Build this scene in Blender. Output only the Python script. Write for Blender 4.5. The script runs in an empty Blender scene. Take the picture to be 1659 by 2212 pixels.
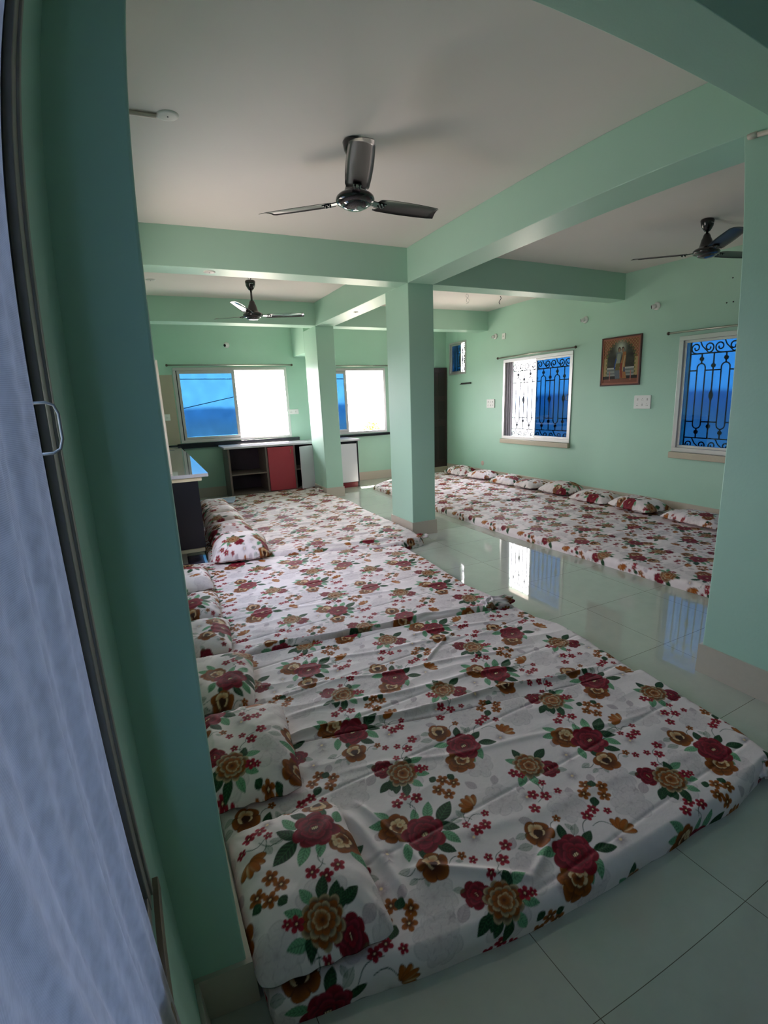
import bpy, math, random
import numpy as np
from mathutils import Vector, Matrix
PI = math.pi
SC = bpy.context.scene
COL = SC.collection
random.seed(4)

# ------------------------------------------------------------ camera, sky, sun, exposure
cd = bpy.data.cameras.new('camera')
cam = bpy.data.objects.new('camera', cd); COL.objects.link(cam)
cd.type = 'PANO'
cd.panorama_type = 'FISHEYE_LENS_POLYNOMIAL'      # a wide phone lens with a little barrel distortion
cd.sensor_fit = 'HORIZONTAL'; cd.sensor_width = 16.59
cd.fisheye_fov = PI
cd.fisheye_polynomial_k0 = 0.0
cd.fisheye_polynomial_k1 = -0.09906884048978469
cd.fisheye_polynomial_k2 = 0.0014908022402680386
cd.fisheye_polynomial_k3 = 0.00014141878170901724
cd.fisheye_polynomial_k4 = -8.191416098089419e-06
cd.clip_start = 0.01; cd.clip_end = 300
RM = Matrix(((0.8983257, 0.1325917, -0.4188441), (-0.4376153, 0.1859085, -0.8797334), (-0.0387787, 0.9735797, 0.2250305)))
cam.matrix_world = Matrix.Translation((0, 0, 1.5)) @ RM.to_4x4()
SC.camera = cam
vs = SC.view_settings
vs.view_transform = 'Standard'; vs.look = 'None'; vs.gamma = 1; vs.use_curve_mapping = False
vs.exposure = 2.0
SC.cycles.use_denoising = True
SC.cycles.max_bounces = 14; SC.cycles.diffuse_bounces = 7; SC.cycles.glossy_bounces = 5
SC.cycles.transparent_max_bounces = 12; SC.cycles.sample_clamp_indirect = 6
SC.cycles.caustics_reflective = False; SC.cycles.caustics_refractive = False

w = bpy.data.worlds.new('sky'); SC.world = w; w.use_nodes = True
nt = w.node_tree; N = nt.nodes; N.clear()
out = N.new('ShaderNodeOutputWorld'); bg = N.new('ShaderNodeBackground')
tc = N.new('ShaderNodeTexCoord'); sep = N.new('ShaderNodeSeparateXYZ')
nt.links.new(tc.outputs['Generated'], sep.inputs[0])
ns = N.new('ShaderNodeTexNoise'); ns.inputs['Scale'].default_value = 5; ns.inputs['Detail'].default_value = 4
nt.links.new(tc.outputs['Generated'], ns.inputs['Vector'])
mad = N.new('ShaderNodeMath'); mad.operation = 'MULTIPLY_ADD'; mad.inputs[1].default_value = -0.02
nt.links.new(ns.outputs['Fac'], mad.inputs[0]); nt.links.new(sep.outputs['Z'], mad.inputs[2])
rp = N.new('ShaderNodeValToRGB'); el = rp.color_ramp.elements
el[0].position = 0.0; el[0].color = (0.66, 0.55, 0.48, 1)
el[1].position = 1.0; el[1].color = (0.68, 0.76, 1.0, 1)
for ps, c in ((0.42, (0.58, 0.50, 0.43, 1)), (0.475, (0.31, 0.30, 0.34, 1)), (0.487, (0.22, 0.28, 0.40, 1)), (0.4935, (0.24, 0.31, 0.44, 1)), (0.4965, (1.0, 0.93, 0.92, 1)), (0.62, (0.98, 0.92, 0.95, 1))):
    e_ = el.new(ps); e_.color = c
m2 = N.new('ShaderNodeMath'); m2.operation = 'MULTIPLY_ADD'; m2.inputs[1].default_value = 0.5; m2.inputs[2].default_value = 0.5
nt.links.new(mad.outputs[0], m2.inputs[0]); nt.links.new(m2.outputs[0], rp.inputs[0])
nt.links.new(rp.outputs[0], bg.inputs[0]); bg.inputs[1].default_value = 6.0
nt.links.new(bg.outputs[0], out.inputs[0])

sd = bpy.data.lights.new('sun', 'SUN'); sun = bpy.data.objects.new('sun', sd); COL.objects.link(sun)
sd.energy = 14; sd.angle = 0.01; sd.color = (1, 0.95, 0.86)
sdir = Vector((-0.16, -0.58, -0.80)).normalized()
sun.rotation_euler = sdir.to_track_quat('-Z', 'Y').to_euler(); sun.location = (4, 14, 12)

def portal(name, loc, normal, sx, sy):                # daylight portals in the window openings (they only steer the sky sampling)
    ld = bpy.data.lights.new(name, 'AREA'); ld.shape = 'RECTANGLE'; ld.size = sx; ld.size_y = sy
    o = bpy.data.objects.new(name, ld); COL.objects.link(o)
    o.location = loc; o.rotation_euler = Vector(normal).to_track_quat('-Z', 'Z').to_euler()
    ld.cycles.is_portal = True
    return o

# ------------------------------------------------------------ measured geometry (metres)
ZC, ZB = 2.9415, 2.624
XL, XR, YF, YBK = -0.103, 5.674, 8.687, -4.2
HS = 0.16

def S(r, g, b):
    f = lambda v: (v / 255 / 12.92) if v <= 10 else ((v / 255 + 0.055) / 1.055) ** 2.4
    return (f(r), f(g), f(b))

# ------------------------------------------------------------ materials
MATS = {}
def mat(name, col=(0.5, 0.5, 0.5), rough=0.5, metal=0.0, spec=0.5, noise=None, bump=None, coat=0.0):
    if name in MATS: return MATS[name]
    m = bpy.data.materials.new(name); m.use_nodes = True; t = m.node_tree; b = t.nodes['Principled BSDF']
    b.inputs['Base Color'].default_value = (*col, 1); b.inputs['Roughness'].default_value = rough
    b.inputs['Metallic'].default_value = metal; b.inputs['Specular IOR Level'].default_value = spec
    b.inputs['Coat Weight'].default_value = coat
    c = t.nodes.new('ShaderNodeTexCoord')
    if noise:
        sc, amt = noise
        n = t.nodes.new('ShaderNodeTexNoise'); n.inputs['Scale'].default_value = sc; n.inputs['Detail'].default_value = 5
        t.links.new(c.outputs['Object'], n.inputs['Vector'])
        mx = t.nodes.new('ShaderNodeMix'); mx.data_type = 'RGBA'
        mx.inputs['A'].default_value = (*[v * (1 - amt) for v in col], 1); mx.inputs['B'].default_value = (*[min(1, v * (1 + amt)) for v in col], 1)
        t.links.new(n.outputs['Fac'], mx.inputs['Factor']); t.links.new(mx.outputs['Result'], b.inputs['Base Color'])
    if bump:
        sc, st = bump
        n = t.nodes.new('ShaderNodeTexNoise'); n.inputs['Scale'].default_value = sc; n.inputs['Detail'].default_value = 3
        t.links.new(c.outputs['Object'], n.inputs['Vector'])
        bp = t.nodes.new('ShaderNodeBump'); bp.inputs['Strength'].default_value = st; bp.inputs['Distance'].default_value = 0.004
        t.links.new(n.outputs['Fac'], bp.inputs['Height']); t.links.new(bp.outputs['Normal'], b.inputs['Normal'])
    MATS[name] = m
    return m

MINT = mat('mint_paint', (0.43, 0.65, 0.53), 0.42, noise=(3, 0.03), bump=(60, 0.12), spec=0.4)
CEIL = mat('ceiling_paint', (0.80, 0.74, 0.70), 0.8, noise=(2, 0.03))
SKIRT = mat('skirting_tile', S(196, 184, 170), 0.3, noise=(40, 0.05))
ALU = mat('aluminium', (0.66, 0.63, 0.62), 0.35, 0.7)
ALUD = mat('dark_gasket', (0.012, 0.011, 0.02), 0.6)
STEEL = mat('brushed_rod', (0.42, 0.42, 0.36), 0.35, 0.8)
IRON = mat('painted_iron', (0.03, 0.035, 0.05), 0.4)
FANBLK = mat('fan_black_enamel', (0.010, 0.007, 0.008), 0.16, coat=0.5)
BLADE = mat('fan_blade_enamel', (0.012, 0.009, 0.009), 0.32, coat=0.08)
WHITEPL = mat('white_plastic', (0.82, 0.80, 0.78), 0.4)
BLACKPL = mat('black_plastic', (0.015, 0.015, 0.015), 0.4)
GRAN = mat('black_granite', (0.012, 0.012, 0.018), 0.12, noise=(300, 0.6))
SLAB = mat('glossy_counter_granite', (0.30, 0.30, 0.32), 0.05, noise=(260, 0.5), coat=0.5)
STONE = mat('beige_sill_stone', S(190, 178, 158), 0.45, noise=(60, 0.08))
CABW = mat('brown_carcass_laminate', S(120, 105, 98), 0.5, noise=(30, 0.08))
CABIN = mat('dark_cabinet_inside', S(66, 50, 62), 0.6, noise=(12, 0.15))
REDL = mat('red_laminate', S(176, 58, 72), 0.35)
WHL = mat('pale_laminate', S(214, 208, 216), 0.35)
DARKD = mat('dark_brown_wood', S(52, 34, 34), 0.45, noise=(12, 0.25))
TILEB = mat('beige_wall_tile', S(182, 168, 150), 0.25, noise=(20, 0.04))
BLKP = mat('black_side_panel', (0.006, 0.006, 0.010), 0.3)
LWOOD = mat('pale_counter_edge', S(176, 166, 140), 0.5, noise=(30, 0.08))

def floor_mat():
    m = bpy.data.materials.new('vitrified_floor_tiles'); m.use_nodes = True; t = m.node_tree; b = t.nodes['Principled BSDF']
    c = t.nodes.new('ShaderNodeTexCoord'); mp = t.nodes.new('ShaderNodeMapping'); mp.inputs['Location'].default_value = (-0.78 + 0.62 * 10, -0.5 + 0.59 * 10, 0)
    t.links.new(c.outputs['Object'], mp.inputs['Vector'])
    br = t.nodes.new('ShaderNodeTexBrick'); br.offset = 0; br.squash = 1
    br.inputs['Scale'].default_value = 1; br.inputs['Brick Width'].default_value = 0.62; br.inputs['Row Height'].default_value = 0.59
    br.inputs['Mortar Size'].default_value = 0.0014; br.inputs['Mortar Smooth'].default_value = 0.3; br.inputs['Bias'].default_value = 0
    br.inputs['Color1'].default_value = (0.53, 0.55, 0.47, 1); br.inputs['Color2'].default_value = (0.50, 0.52, 0.45, 1); br.inputs['Mortar'].default_value = (0.14, 0.12, 0.09, 1)
    t.links.new(mp.outputs[0], br.inputs['Vector'])
    n = t.nodes.new('ShaderNodeTexNoise'); n.inputs['Scale'].default_value = 9; n.inputs['Detail'].default_value = 8; n.inputs['Roughness'].default_value = 0.7
    t.links.new(c.outputs['Object'], n.inputs['Vector'])
    rmp = t.nodes.new('ShaderNodeMapRange'); rmp.inputs['From Min'].default_value = 0.3; rmp.inputs['From Max'].default_value = 0.7; rmp.inputs['To Min'].default_value = 0.94; rmp.inputs['To Max'].default_value = 1.03
    t.links.new(n.outputs['Fac'], rmp.inputs['Value'])
    mx = t.nodes.new('ShaderNodeMix'); mx.data_type = 'RGBA'; mx.blend_type = 'MULTIPLY'; mx.inputs['Factor'].default_value = 1
    t.links.new(br.outputs['Color'], mx.inputs['A']); t.links.new(rmp.outputs[0], mx.inputs['B'])
    # a few specks of dirt
    v = t.nodes.new('ShaderNodeTexVoronoi'); v.inputs['Scale'].default_value = 7
    t.links.new(c.outputs['Object'], v.inputs['Vector'])
    lt = t.nodes.new('ShaderNodeMath'); lt.operation = 'LESS_THAN'; lt.inputs[1].default_value = 0.022
    t.links.new(v.outputs['Distance'], lt.inputs[0])
    mx2 = t.nodes.new('ShaderNodeMix'); mx2.data_type = 'RGBA'; mx2.inputs['B'].default_value = (0.25, 0.23, 0.18, 1)
    mm = t.nodes.new('ShaderNodeMath'); mm.operation = 'MULTIPLY'; mm.inputs[1].default_value = 0.5
    t.links.new(lt.outputs[0], mm.inputs[0]); t.links.new(mm.outputs[0], mx2.inputs['Factor']); t.links.new(mx.outputs['Result'], mx2.inputs['A'])
    t.links.new(mx2.outputs['Result'], b.inputs['Base Color'])
    b.inputs['Roughness'].default_value = 0.03; b.inputs['Specular IOR Level'].default_value = 0.9
    return m
FLOORM = floor_mat()

def glass_mat(name, tint, gloss=0.06):
    m = bpy.data.materials.new(name); m.use_nodes = True; t = m.node_tree; t.nodes.remove(t.nodes['Principled BSDF'])
    o = t.nodes['Material Output']; tr = t.nodes.new('ShaderNodeBsdfTransparent'); tr.inputs[0].default_value = (*tint, 1)
    gl = t.nodes.new('ShaderNodeBsdfGlossy'); gl.inputs['Roughness'].default_value = 0.02
    mx = t.nodes.new('ShaderNodeMixShader'); mx.inputs[0].default_value = gloss
    c = t.nodes.new('ShaderNodeTexCoord'); n = t.nodes.new('ShaderNodeTexNoise'); n.inputs['Scale'].default_value = 6; n.inputs['Detail'].default_value = 5
    t.links.new(c.outputs['Object'], n.inputs['Vector'])
    mc = t.nodes.new('ShaderNodeMix'); mc.data_type = 'RGBA'; mc.inputs['A'].default_value = (*[v * 0.85 for v in tint], 1); mc.inputs['B'].default_value = (*[min(1, v * 1.15) for v in tint], 1)
    t.links.new(n.outputs['Fac'], mc.inputs['Factor']); t.links.new(mc.outputs['Result'], tr.inputs[0])
    t.links.new(tr.outputs[0], mx.inputs[1]); t.links.new(gl.outputs[0], mx.inputs[2]); t.links.new(mx.outputs[0], o.inputs[0])
    return m
BLUEG = glass_mat('blue_film_glass', (0.078, 0.172, 0.25))
BLUER = glass_mat('deep_blue_film_glass', (0.036, 0.108, 0.19))

def curtain_mat():
    m = bpy.data.materials.new('ribbed_curtain_cloth'); m.use_nodes = True; t = m.node_tree; t.nodes.remove(t.nodes['Principled BSDF'])
    o = t.nodes['Material Output']; d = t.nodes.new('ShaderNodeBsdfDiffuse'); tl = t.nodes.new('ShaderNodeBsdfTranslucent')
    c = t.nodes.new('ShaderNodeTexCoord'); wv = t.nodes.new('ShaderNodeTexWave'); wv.bands_direction = 'Z'; wv.inputs['Scale'].default_value = 210; wv.inputs['Distortion'].default_value = 1.2
    wv.inputs['Detail Scale'].default_value = 0.2
    t.links.new(c.outputs['Object'], wv.inputs['Vector'])
    n = t.nodes.new('ShaderNodeTexNoise'); n.inputs['Scale'].default_value = 70; n.inputs['Detail'].default_value = 5
    t.links.new(c.outputs['Object'], n.inputs['Vector'])
    mx0 = t.nodes.new('ShaderNodeMath'); mx0.operation = 'MULTIPLY_ADD'; mx0.inputs[1].default_value = 0.5; t.links.new(wv.outputs['Fac'], mx0.inputs[0]); t.links.new(n.outputs['Fac'], mx0.inputs[2])
    mc = t.nodes.new('ShaderNodeMix'); mc.data_type = 'RGBA'; mc.inputs['A'].default_value = (0.40, 0.38, 0.40, 1); mc.inputs['B'].default_value = (0.68, 0.65, 0.66, 1)
    t.links.new(mx0.outputs[0], mc.inputs['Factor'])
    for q in (d, tl): t.links.new(mc.outputs['Result'], q.inputs[0])
    mx = t.nodes.new('ShaderNodeMixShader'); mx.inputs[0].default_value = 0.35
    t.links.new(d.outputs[0], mx.inputs[1]); t.links.new(tl.outputs[0], mx.inputs[2]); t.links.new(mx.outputs[0], o.inputs[0])
    return m
CURT = curtain_mat()

def cloth_mat(name='floral_print_cotton'):
    m = bpy.data.materials.new(name); m.use_nodes = True; t = m.node_tree; b = t.nodes['Principled BSDF']
    a = t.nodes.new('ShaderNodeAttribute'); a.attribute_name = 'print'
    c = t.nodes.new('ShaderNodeTexCoord'); n = t.nodes.new('ShaderNodeTexNoise'); n.inputs['Scale'].default_value = 30; n.inputs['Detail'].default_value = 6
    t.links.new(c.outputs['Object'], n.inputs['Vector'])
    rmp = t.nodes.new('ShaderNodeMapRange'); rmp.inputs['To Min'].default_value = 0.93; rmp.inputs['To Max'].default_value = 1.05
    t.links.new(n.outputs['Fac'], rmp.inputs['Value'])
    mx = t.nodes.new('ShaderNodeMix'); mx.data_type = 'RGBA'; mx.blend_type = 'MULTIPLY'; mx.inputs['Factor'].default_value = 1
    t.links.new(a.outputs['Color'], mx.inputs['A']); t.links.new(rmp.outputs[0], mx.inputs['B']); t.links.new(mx.outputs['Result'], b.inputs['Base Color'])
    n2 = t.nodes.new('ShaderNodeTexNoise'); n2.inputs['Scale'].default_value = 14; n2.inputs['Detail'].default_value = 4
    t.links.new(c.outputs['Object'], n2.inputs['Vector'])
    bp = t.nodes.new('ShaderNodeBump'); bp.inputs['Strength'].default_value = 0.25; bp.inputs['Distance'].default_value = 0.012
    t.links.new(n2.outputs['Fac'], bp.inputs['Height']); t.links.new(bp.outputs['Normal'], b.inputs['Normal'])
    b.inputs['Roughness'].default_value = 0.62; b.inputs['Specular IOR Level'].default_value = 0.22
    return m
CLOTH = cloth_mat()

# ------------------------------------------------------------ mesh helpers
def link(name, me, m=None, parent=None):
    o = bpy.data.objects.new(name, me); COL.objects.link(o)
    if m is not None: me.materials.append(m)
    if parent is not None: o.parent = parent
    return o

class MB:
    """collects shapes, then links them as one mesh object"""
    def __init__(s): s.v = []; s.f = []; s.sm = []
    def add(s, vs_, fs, smooth=False):
        k = len(s.v); s.v += [tuple(v) for v in vs_]; s.f += [tuple(i + k for i in f) for f in fs]; s.sm += [smooth] * len(fs); return s
    def box(s, x0, x1, y0, y1, z0, z1):
        v = [(x, y, z) for x in (x0, x1) for y in (y0, y1) for z in (z0, z1)]
        return s.add(v, [(0, 1, 3, 2), (4, 6, 7, 5), (0, 4, 5, 1), (2, 3, 7, 6), (0, 2, 6, 4), (1, 5, 7, 3)])
    def obox(s, c, ax, ay, az):
        c = Vector(c); ax, ay, az = Vector(ax), Vector(ay), Vector(az)
        v = [c + ax * i + ay * j + az * k for i in (-1, 1) for j in (-1, 1) for k in (-1, 1)]
        return s.add(v, [(0, 1, 3, 2), (4, 6, 7, 5), (0, 4, 5, 1), (2, 3, 7, 6), (0, 2, 6, 4), (1, 5, 7, 3)])
    def prism(s, pts, d):
        """polygon (3-D points) pushed along d"""
        n = len(pts); d = Vector(d); p = [Vector(q) for q in pts]
        fs = [tuple(range(n))[::-1], tuple(range(n, 2 * n))] + [(i, (i + 1) % n, n + (i + 1) % n, n + i) for i in range(n)]
        return s.add(p + [q + d for q in p], fs)
    def lathe(s, prof, c, seg=40, axis=(0, 0, 1), smooth=True):
        ax = Vector(axis).normalized(); u = ax.orthogonal().normalized(); w_ = ax.cross(u); c = Vector(c)
        v = []; n = len(prof)
        for i in range(seg):
            a = 2 * PI * i / seg; d = u * math.cos(a) + w_ * math.sin(a)
            v += [c + ax * z + d * r for r, z in prof]
        f = []
        for i in range(seg):
            j = (i + 1) % seg
            f += [(i * n + k, j * n + k, j * n + k + 1, i * n + k + 1) for k in range(n - 1)]
        return s.add(v, f, smooth)
    def tube(s, pts, r, seg=8, closed=False, flat=None):
        p = [Vector(q) for q in pts]; n = len(p); v = []; up = None
        rr = r if isinstance(r, (list, tuple)) else [r] * n
        for i, q in enumerate(p):
            if closed: d = p[(i + 1) % n] - p[i - 1]
            else: d = p[min(i + 1, n - 1)] - p[max(i - 1, 0)]
            d.normalize()
            if up is None: up = d.orthogonal().normalized()
            up = (up - d * up.dot(d)); up = up.normalized() if up.length > 1e-6 else d.orthogonal().normalized()
            w_ = d.cross(up)
            v += [q + (up * math.cos(2 * PI * k / seg) + w_ * math.sin(2 * PI * k / seg)) * rr[i] for k in range(seg)]
        f = []
        for i in range(n if closed else n - 1):
            j = (i + 1) % n
            f += [(i * seg + k, i * seg + (k + 1) % seg, j * seg + (k + 1) % seg, j * seg + k) for k in range(seg)]
        if not closed: f += [tuple(range(seg))[::-1], tuple((n - 1) * seg + k for k in range(seg))]
        return s.add(v, f, True)
    def build(s, name, m, parent=None, bevel=0, origin=None):
        me = bpy.data.meshes.new(name)
        o0 = Vector(origin) if origin is not None else Vector((0, 0, 0))
        me.from_pydata([tuple(Vector(v) - o0) for v in s.v], [], s.f)
        me.polygons.foreach_set('use_smooth', s.sm); me.update()
        o = link(name, me, m, parent); o.location = o0
        if bevel:
            b = o.modifiers.new('bevel', 'BEVEL'); b.width = bevel; b.segments = 2; b.limit_method = 'ANGLE'
        return o

def empty(name, loc=(0, 0, 0), rz=0):
    o = bpy.data.objects.new(name, None); COL.objects.link(o); o.location = loc; o.rotation_euler = (0, 0, rz); o.empty_display_size = 0.05
    return o
def tag(o, label=None, cat=None, group=None, kind=None):
    if label: o['label'] = label
    if cat: o['category'] = cat
    if group: o['group'] = group
    if kind: o['kind'] = kind
    return o
def struct(o, label=None): return tag(o, label, None, None, 'structure')
def kids(o): return [c for c in bpy.data.objects if c.parent == o]
def copy_tree(o, parent=None):
    c = o.copy(); COL.objects.link(c)
    if parent: c.parent = parent
    for ch in kids(o):
        if ch is not c: copy_tree(ch, c)
    return c

# ------------------------------------------------------------ room shell
struct(MB().box(XL - 0.3, XR + 0.3, YBK - 0.2, YF + 0.3, -0.12, 0).build('floor', FLOORM), 'glossy pale green grey tiled floor')
struct(MB().box(XL - 0.3, XR + 0.3, YBK - 0.2, YF + 0.3, ZC, ZC + 0.12).build('ceiling', CEIL), 'off-white painted ceiling')

def wall_with_holes(name, axis, p0, p1, a0, a1, holes, z1=ZC, m=MINT, label=None):
    """a wall slab between p0 and p1 across `axis`, from a0 to a1 along the other axis; holes = (a, b, z0, z1)"""
    A = sorted({a0, a1, *[h[0] for h in holes], *[h[1] for h in holes]}); Z = sorted({0, z1, *[h[2] for h in holes], *[h[3] for h in holes]})
    b = MB()
    for i in range(len(A) - 1):
        run = None
        for j in range(len(Z) - 1):
            ca, cz = (A[i] + A[i + 1]) / 2, (Z[j] + Z[j + 1]) / 2
            hole = any(h[0] < ca < h[1] and h[2] < cz < h[3] for h in holes)
            if not hole: run = [Z[j], Z[j + 1]] if run is None else [run[0], Z[j + 1]]
            if run and (hole or j == len(Z) - 2):
                if axis == 'x': b.box(p0, p1, A[i], A[i + 1], run[0], run[1])
                else: b.box(A[i], A[i + 1], p0, p1, run[0], run[1])
                run = None
    return struct(b.build(name, m), label)

W1 = (0.50, 2.34, 0.93, 2.13)       # far windows (x0, x1, z0, z1)
W2 = (2.80, 4.27, 0.915, 2.11)
R0 = (7.99, 8.56, 1.945, 2.55)      # right wall: small, middle, near window (y0, y1, z0, z1)
R1 = (5.36, 6.89, 0.765, 2.09)
R2 = (2.30, 3.765, 0.765, 2.09)
R3 = (-0.6, 0.9, 0.765, 2.09)
LW = (-1.15, 0.750, 0.72, 2.25)
LK = (3.0, 4.35, 0.95, 2.1)
TH = 0.24
wall_with_holes('wall_far', 'y', YF, YF + TH, XL - 0.3, XR, [W1, W2])
wall_with_holes('wall_right', 'x', XR, XR + TH, YBK, YF + TH, [R0, R1, R2])
wall_with_holes('wall_left', 'x', XL - 0.2, XL, YBK, YF, [LW, LK])
wall_with_holes('wall_back', 'y', YBK - 0.2, YBK, XL - 0.2, XR, [])
for i, (wn, ax) in enumerate(((W1, 'y'), (W2, 'y'), (R0, 'x'), (R1, 'x'), (R2, 'x'), (LW, 'l'), (LK, 'l'))):
    c, cz = (wn[0] + wn[1]) / 2, (wn[2] + wn[3]) / 2; s1, s2 = wn[1] - wn[0], wn[3] - wn[2]
    if ax == 'y': portal('window_daylight', (c, YF + TH + 0.01, cz), (0, -1, 0), s1, s2)
    elif ax == 'x': portal('window_daylight', (XR + TH + 0.01, c, cz), (-1, 0, 0), s1, s2)
    else: portal('window_daylight', (XL - 0.21, c, cz), (1, 0, 0), s1, s2)

def skirting(name, x0, x1, y0, y1, parent=None, h=HS):
    o = MB().box(x0, x1, y0, y1, 0.0, h).build(name, SKIRT, parent, bevel=0.002)
    return o
struct(skirting('baseboard_far', XL, XR - 0.012, YF - 0.012, YF), 'beige tile skirting along the far wall')
struct(skirting('baseboard_right', XR - 0.012, XR, YBK, YF - 0.012), 'beige tile skirting along the right wall')
struct(skirting('baseboard_left', XL, XL + 0.012, YBK, 0.955), 'beige tile skirting along the left wall')

def column(x0, x1, y0, y1, label, z1=ZB + 0.002):
    o = MB().box(x0, x1, y0, y1, 0, z1).build('column', MINT, bevel=0.006); struct(o, label)
    t = 0.013
    b = MB().box(x0 - t, x1 + t, y0 - t, y0 + 0.001, 0.0005, HS).box(x0 - t, x0 + 0.001, y0, y1 + t, 0.0005, HS).box(x1 - 0.001, x1 + t, y0, y1 + t, 0.0005, HS).box(x0, x1, y1 - 0.001, y1 + t, 0.0005, HS)
    b.build('skirting', SKIRT, o)
    return o
XC0, XC1 = 2.528, 2.824
column(XC0, XC1, 4.554, 5.064, 'mint square column in the middle of the room')
column(2.484, 2.772, 7.356, 7.98, 'mint square column in front of the long low cabinet')
column(XC0, XC1 + 0.02, 0.90, 1.395, 'mint column at the right edge of the picture')
column(XL - 0.02, 0.03, 0.9685, 1.40, 'dark green column face beside the curtained window')

def beam(pts, d, label): return struct(MB().prism(pts, d).build('ceiling_beam', MINT, bevel=0.004), label)
zt = ZC + 0.001
beam([(XL, 4.554, ZB), (XC1, 4.554, ZB), (XC1, 4.79, ZB), (XL, 4.79, ZB)], (0, 0, zt - ZB), 'cross beam left of the middle column')
beam([(XC1, 4.554, ZB), (XR, 4.554, ZB), (XR, 4.79, ZB), (XC1, 4.79, ZB)], (0, 0, zt - ZB), 'cross beam from the middle column to the right wall')
beam([(XL, 7.336, ZB), (XR, 7.336, ZB), (XR, 7.60, ZB), (XL, 7.60, ZB)], (0, 0, zt - ZB), 'far cross beam in front of the far windows')
beam([(XL, 0.9527, ZB), (XR, 0.9527, ZB), (XR, 1.2227, ZB), (XL, 1.2227, ZB)], (0, 0, zt - ZB), 'near cross beam above the camera')
beam([(XC0, 1.2217, ZB - 0.001), (XC1, 1.2217, ZB - 0.001), (XC1, 4.556, ZB - 0.001), (XC0, 4.556, ZB - 0.001)], (0, 0, zt - ZB), 'long beam from the middle column towards the camera')
beam([(XC0, 4.788, ZB - 0.001), (XC1 - 0.02, 4.788, ZB - 0.001), (2.772, 7.338, ZB - 0.001), (2.484, 7.338, ZB - 0.001)], (0, 0, zt - ZB), 'long beam between the middle and the far column')
beam([(2.484, 7.979, 2.30), (2.772, 7.979, 2.30), (2.772, YF, 2.30), (2.484, YF, 2.30)], (0, 0, zt - 2.30), 'deep beam from the far column to the far wall')
beam([(XC0, YBK, ZB - 0.001), (XC1, YBK, ZB - 0.001), (XC1, 0.954, ZB - 0.001), (XC0, 0.954, ZB - 0.001)], (0, 0, zt - ZB), 'long beam behind the camera')

# beige tiled patch of the far wall left of the window, black granite band under the far windows
struct(MB().box(XL, 0.485, YF - 0.008, YF, 0.91, 2.02).build('trim_1', TILEB), 'beige tiles left of the wide far window')
struct(MB().box(XL, 0.43, YF - 0.022, YF, 0.80, 0.905).box(0.43, 2.47, YF - 0.05, YF, 0.845, 0.925).build('trim_2', GRAN, bevel=0.004), 'black granite band under the wide far window')
struct(MB().box(2.79, 3.38, YF - 0.05, YF, 0.80, 0.86).box(2.79, 4.33, YF - 0.055, YF, 0.858, 0.905).build('trim_3', GRAN, bevel=0.004), 'black granite sill under the far window right of the column')
struct(MB().box(-0.09, 0.172, 5.0, 5.03, 0.893, 1.93).build('trim_4', mat('white_tile_edge', S(205, 196, 184), 0.4)), 'white tile edge of the kitchen wall above the counter')

# ------------------------------------------------------------ windows
def frame_rect(b, axis, p0, p1, a0, a1, z0, z1, t):
    def bx(a, c, z, zz):
        if axis == 'x': b.box(p0, p1, a, c, z, zz)
        else: b.box(a, c, p0, p1, z, zz)
    bx(a0, a1, z0, z0 + t); bx(a0, a1, z1 - t, z1); bx(a0, a0 + t, z0 + t, z1 - t); bx(a1 - t, a1, z0 + t, z1 - t)
    return b
def far_window(name, W, x_split, label):
    r = empty(name, ((W[0] + W[1]) / 2, YF, W[2])); struct(r, label); L = Vector(r.location)
    b = frame_rect(MB(), 'y', YF - 0.012, YF + 0.09, W[0], W[1], W[2], W[3], 0.045)
    o = b.build('window_frame', ALU, r, bevel=0.003, origin=L); o.location = (0, 0, 0)
    b = frame_rect(MB(), 'y', YF + 0.012, YF + 0.04, W[0] + 0.05, x_split, W[2] + 0.045, W[3] - 0.045, 0.05)
    b.box(x_split - 0.004, x_split + 0.004, YF + 0.006, YF + 0.02, W[2] + 0.5, W[2] + 0.56)
    o = b.build('sash', ALU, r, bevel=0.003, origin=L); o.location = (0, 0, 0)
    p = MB().box(W[0] + 0.1, x_split - 0.05, YF + 0.023, YF + 0.028, W[2] + 0.095, W[3] - 0.095).build('pane', BLUEG, o, origin=L); p.location = (0, 0, 0); p['label'] = 'blue tinted glass'
    b = MB().box(W[0] + 0.045, W[0] + 0.06, YF + 0.0, YF + 0.012, W[2] + 0.045, W[3] - 0.045)
    o = b.build('sash_track', ALUD, r, origin=L); o.location = (0, 0, 0)
    return r
far_window('window_1', W1, 1.46, 'wide sliding window of the far wall, blue left half and open right half')
far_window('window_2', W2, 3.47, 'far wall sliding window between the two columns')
# sun shade slab outside the far wall
struct(MB().box(XL - 0.3, XR + 0.3, YF + TH, YF + TH + 0.50, 2.22, 2.30).build('roof_slab', MINT), 'sun shade slab outside above the far windows')

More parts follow.
